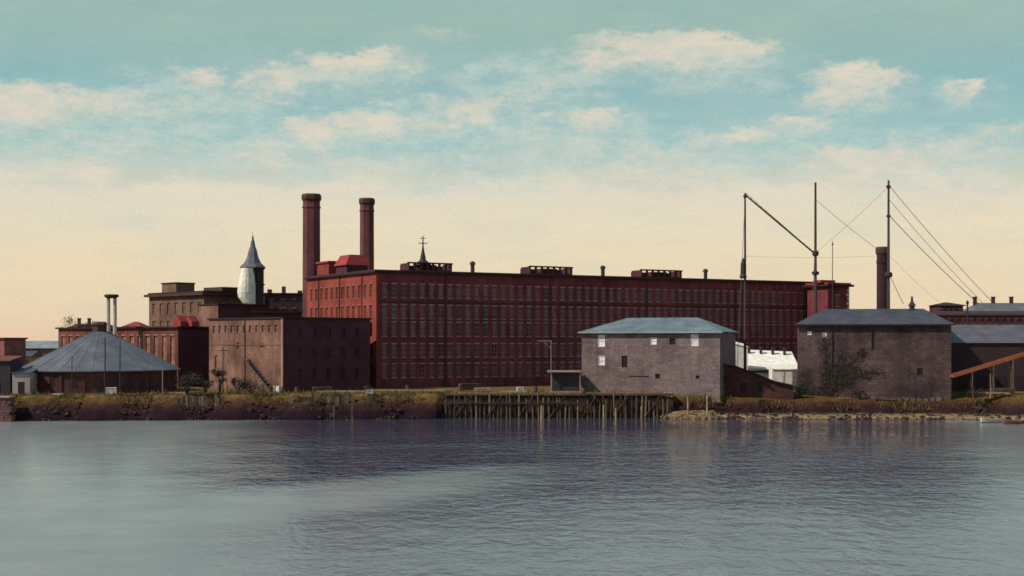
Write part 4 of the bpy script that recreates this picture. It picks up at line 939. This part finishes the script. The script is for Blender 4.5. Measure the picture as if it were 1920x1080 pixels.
def grass():
    from mathutils import noise
    rn = random.Random(12); f = MB()
    for _ in range(20000):
        x = rn.uniform(-97, 98); wl, td, tz, pd, pz = prof(x)
        if -11 < x < 26.5 and rn.random() < .6: continue
        t = rn.random() ** 1.4; y = wl + pd - .2 + t * 9 if rn.random() < .6 else wl + td + (pd - td) * (1 - .55 * rn.random() ** 2)
        if x > 27 and rn.random() < .7: continue
        if x > 27: y = wl + td + (pd - td) * rn.uniform(.3, 1.1)
        k = (y - wl - td) / (pd - td); z = tz + (pz - tz) * min(1, k); z = z if k < 1 else pz + (GZ - pz) * min(1, (y - wl - pd) / 9)
        if noise.noise(Vector((x * .10, y * .5, 3))) + rn.gauss(0, .5) < -.1: continue
        h = rn.uniform(.15, .5) if rn.random() < .8 else rn.uniform(.5, 1.0); a = rn.uniform(0, 3.14); dx, dy = math.cos(a) * .09, math.sin(a) * .09; lx = rn.uniform(-.15, .15)
        f.face([(x - dx, y - dy, z - .08), (x + dx, y + dy, z - .08), (x + lx, y, z + h)])
    o = f.build('bank_grass', mat('dry_grass', (.19, .13, .038), (.085, .048, .022), scale=.2, fine=.8)); tag(o, 'dry yellow brown grass along the top of the river bank', 'grass', kind='stuff')
grass()
def rubble():
    rn = random.Random(21); f = MB(); g = MB()
    def rock(mb, x, y, z, s_):
        P8 = [Vector((sx * rn.uniform(.6, 1), sy * rn.uniform(.6, 1), sz * rn.uniform(.45, .8))) * s_ for sx in (-1, 1) for sy in (-1, 1) for sz in (-1, 1)]
        c_ = Vector((x, y, z)); i = lambda a, b_, k: tuple(P8[a * 4 + b_ * 2 + k] + c_)
        for q_ in (((0, 0, 0), (1, 0, 0), (1, 0, 1), (0, 0, 1)), ((0, 1, 0), (0, 1, 1), (1, 1, 1), (1, 1, 0)), ((0, 0, 1), (1, 0, 1), (1, 1, 1), (0, 1, 1)), ((0, 0, 0), (0, 0, 1), (0, 1, 1), (0, 1, 0)), ((1, 0, 0), (1, 1, 0), (1, 1, 1), (1, 0, 1))):
            mb.face([i(*t) for t in q_])
    for _ in range(1500):
        x = rn.uniform(-96, 96); 
        if -11 < x < 26: continue
        wl, td, tz, pd, pz = prof(x); k = rn.random(); y = wl + (td + (pd - td) * .75) * k ** 1.5; z = min(tz, tz * k * 1.3) if y < wl + td else tz + (pz - tz) * (y - wl - td) / (pd - td)
        rock(f, x, y, z, rn.uniform(.1, .22) if rn.random() < .8 else rn.uniform(.2, .5))
    for _ in range(330):
        x = X(rn.gauss(1285, 26), 249); wl, td, tz, pd, pz = prof(x); y = wl + rn.uniform(-.2, 2.8); rock(g, x, y, .2 + .35 * (y - wl), rn.uniform(.12, .42))
    tag(f.build('shore_stones', mat('dark_shore_stone', (.085, .050, .045), (.03, .016, .018), scale=1.2)), 'dark stones scattered along the foot of the bank', 'stones', kind='stuff')
    tag(g.build('pale_rubble', mat('pale_rubble_stone', (.36, .26, .13), (.20, .13, .08), scale=1.2)), 'heap of pale yellowish rubble on the beach at the right end of the wharf', 'rubble', kind='stuff')
rubble()

# ------------------------------------------------------------------ small things
def plank(px0, px1, py, Z, z0, label, m=wood_l, hh=.22, w_=.5, tilt=0):
    x0, x1 = X(px0, Z), X(px1, Z); T = MB(); hw = (x1 - x0) / 2
    for k in range(2): T.box(-hw, hw, k * w_, k * w_ + w_ * .92, .0 + .03 * k, hh + .03 * k)
    T.box(-hw * .8, -hw * .8 + .2, -.02, 2 * w_, -.15, 0); T.box(hw * .8 - .2, hw * .8, -.02, 2 * w_, -.15, 0)
    o = T.build('timber_baulk', m); o.location = ((x0 + x1) / 2, Z, z0); o.rotation_euler = (0, tilt, 0); tag(o, label, 'timber', 'timbers lying on the yard')
plank(590, 690, 730, 255, 4.5, 'long pinkish timber below the dark face of the square storehouse', mat('pinkish_boards', (.42, .28, .26)))
plank(695, 835, 728, 258, 4.5, 'long yellow timber at the foot of the left end of the mill', mat('yellow_boards', (.34, .26, .12)), .35)
plank(316, 360, 740, 249, 4.35, 'bright short timber on the grass right of the round house', wood_l, .3)
plank(96, 116, 746, 247, 4.3, 'short white plank on the bank before the round house left part', palew, .2)
plank(372, 402, 742, 249, 4.35, 'short brown timber just left of the tan wall foot', wood_l, .18)
plank(940, 990, 734, 254, 4.45, 'pale timber on the wharf deck before the mill middle', wood_l, .25)
plank(1838, 1895, 712, 250, 4.4, 'pale timber under the rust orange chute', wood_l, .2, tilt=.02)
plank(1640, 1700, 736, 253.6, 3.4, 'dull timber resting against the foot of the dark stone warehouse', wood, .2, tilt=-.02)
def crate(px, Z, z0, s_, m, label):
    b = MB(); h = s_ * .7
    b.box(-s_ / 2, s_ / 2, -s_ / 2, s_ / 2, .05, h - .05)
    for zz in (0, h - .1):
        b.box(-s_ / 2 - .04, s_ / 2 + .04, -s_ / 2 - .04, s_ / 2 + .04, zz, zz + .1)
    for sx in (-1, 1): b.box(sx * s_ / 2 - .06, sx * s_ / 2 + .06, -s_ / 2 - .06, -s_ / 2 - .003, 0, h)
    o = b.build('crate', m); o.location = (X(px, Z), Z, z0); o.rotation_euler = (0, 0, .2); tag(o, label, 'crate', 'crates in the yard')
crate(209, 249.5, 4.32, 1.7, palew, 'white crate before the middle of the round house')
crate(975, 262, 4.42, 1.1, palew, 'small white crate standing before the mill wall left of the open shed')
crate(693, 251, 4.35, 1.0, palew, 'small white crate near the corner of the mill on the bank')
def abutment():
    Z = 239.5; T = thing('stone_abutment', 'broken pinkish stone abutment at the water on the left frame edge', 'abutment', (X(0, Z), Z, 0)); rn = random.Random(4)
    b = MB()
    for row in range(9):
        u = -9.0
        while u < 1.6 - row * .06:
            w_ = rn.uniform(.5, .9); b.box(u, u + w_ - .04, .1 + row * .05 - rn.uniform(0, .12), 3, -.4 + row * .5, .08 + row * .5); u += w_
    b.build('masonry', masonry('pink_stone', (.22, .12, .12), (.14, .075, .08), (.12, .07, .07), .7, .5), T)
    c_ = MB(); c_.box(-9, 1.5, .2, 3.2, 4.083, 4.3); c_.build('coping', mat('pinkish_boards', (.42, .28, .26)), T)
abutment()
def boat(px, Z, L, label, rz, m):
    T = thing('rowing_boat', label, 'boat', (X(px, Z), Z, .08), rz); n = 9; st = []
    for i in range(n):
        t = i / (n - 1); u = -L / 2 + L * t; w_ = .62 * math.sin(math.pi * min(1, .16 + t * .8)) ** .7; sh = .5 + .28 * (2 * t - 1) ** 2
        st.append([(u, -w_, sh), (u, -w_ * .75, .12), (u, 0, .0), (u, w_ * .75, .12), (u, w_, sh)])
    b = MB()
    for a, c in zip(st, st[1:]):
        for k in range(4): b.face([a[k], c[k], c[k + 1], a[k + 1]]); b.face([tuple(Vector(p) + Vector((0, 0, .05))) for p in (a[k + 1], c[k + 1], c[k], a[k])])
    b.face(st[0][::-1]); b.face(st[-1]); b.build('hull', m, T)
    for u in (-L * .2, L * .15): s_ = MB(); s_.box(u - .12, u + .12, -.5, .5, .36, .4); s_.build('thwart', wood_l, T)
    g = MB()
    for s_ in (0, 4):
        for a, c in zip(st, st[1:]): g.bar(a[s_], c[s_], .04, .04, 4)
    g.build('gunwale', wood_l, T)
boat(1862, 236.8, 4.2, 'small pale rowing boat drawn up on the beach at the far right', .1, palew)
boat(1906, 232.5, 4.2, 'reddish rowing boat on the beach right of the pale boat', -.05, mat('reddish_hull', (.25, .09, .08)))

# yard clutter: barrels, stacked boards, a heap of coal, bollards
def barrel(px, Z, z0, label):
    T = thing('barrel', label, 'barrel', (X(px, Z), Z, z0), 0, 'barrels in the yard')
    b = MB(); b.lathe(0, 0, [(.3, 0), (.38, .3), (.4, .55), (.38, .8), (.3, 1.1)], 10); b.build('staves', wood, T)
    for z in (.2, .85): r_ = MB(); r_.lathe(0, 0, [(.375, z - .05), (.39, z - .03), (.39, z + .05), (.375, z + .07)], 10); r_.build('hoop', iron, T)
for (px, Z, z0, lab) in ((556, 253.5, 4.36, 'barrel before the dark face of the square storehouse'), (764, 262, 4.42, 'barrel standing by the mill wall near its left corner'), (1004, 256.5, 4.42, 'barrel just left of the small open shed'), (1094, 250.2, 4.3, 'barrel on the wharf edge by the left corner of the grey warehouse')): barrel(px, Z, z0, lab)
def board_stack(px, Z, z0, L, n, label, m, rz=0):
    rn = random.Random(int(px)); b = MB()
    for k in range(n):
        o = rn.uniform(-.15, .15); b.box(-L / 2 + o, L / 2 + o, -.6, .6, k * .16, k * .16 + .12)
    for u in (-L * .35, L * .35): b.box(u, u + .15, -.62, .62, -.12, -.002)
    o = b.build('board_stack', m); o.location = (X(px, Z), Z, z0 + .12); o.rotation_euler = (0, 0, rz); tag(o, label, 'lumber stack', 'stacks of boards in the yard')
board_stack(605, 256, 4.38, 3.4, 6, 'low stack of boards against the dark face of the square storehouse', wood, .3)
board_stack(880, 264, 4.42, 4.2, 8, 'stack of brown boards before the mill front, left of the middle', wood, .45)
board_stack(905, 260, 4.42, 3.0, 4, 'shorter paler stack of boards just right of the brown one', wood_l, .1)
board_stack(1880, 252, 4.3, 4.0, 6, 'stack of boards under the high end of the rust orange chute', wood, 0)
def yard_path():
    mb = MB(); pts = [(-95, 250.5), (-60, 252.2), (-40, 252.0), (-20, 253.2), (0, 254.4), (15, 254.6), (24, 254.2)]
    # trodden strip lies just above the ground sheet and follows it
    for (xa, ya), (xb, yb) in zip(pts, pts[1:]):
        n = max(1, int((xb - xa) / 1.0))
        for i in range(n):
            t0, t1 = i / n, (i + 1) / n; X0, X1 = xa + (xb - xa) * t0, xa + (xb - xa) * t1; Y0, Y1 = ya + (yb - ya) * t0, ya + (yb - ya) * t1
            w0 = .7 + .35 * math.sin(X0 * .8) * math.sin(X0 * .23); w1 = .7 + .35 * math.sin(X1 * .8) * math.sin(X1 * .23)
            z = lambda x, y: zg(x, y)
            mb.face([(X0, Y0 - w0, z(X0, Y0 - w0)), (X1, Y1 - w1, z(X1, Y1 - w1)), (X1, Y1 + w1, z(X1, Y1 + w1)), (X0, Y0 + w0, z(X0, Y0 + w0))])
    tag(mb.build('path', mat('trodden_dirt', (.30, .21, .12), (.17, .11, .065), scale=.8)), kind='structure')
def zg(x, y):
    wl, td, tz, pd, pz = prof(x); a, b = wl + pd + 1.2, max(wl + pd + 9, 262); t = max(0, min(1, (y - a) / (b - a))); return pz + (GZ - .02 - pz) * t + .09
yard_path()

# ------------------------------------------------------------------ render settings
S.render.engine = 'CYCLES'
S.cycles.max_bounces = 6
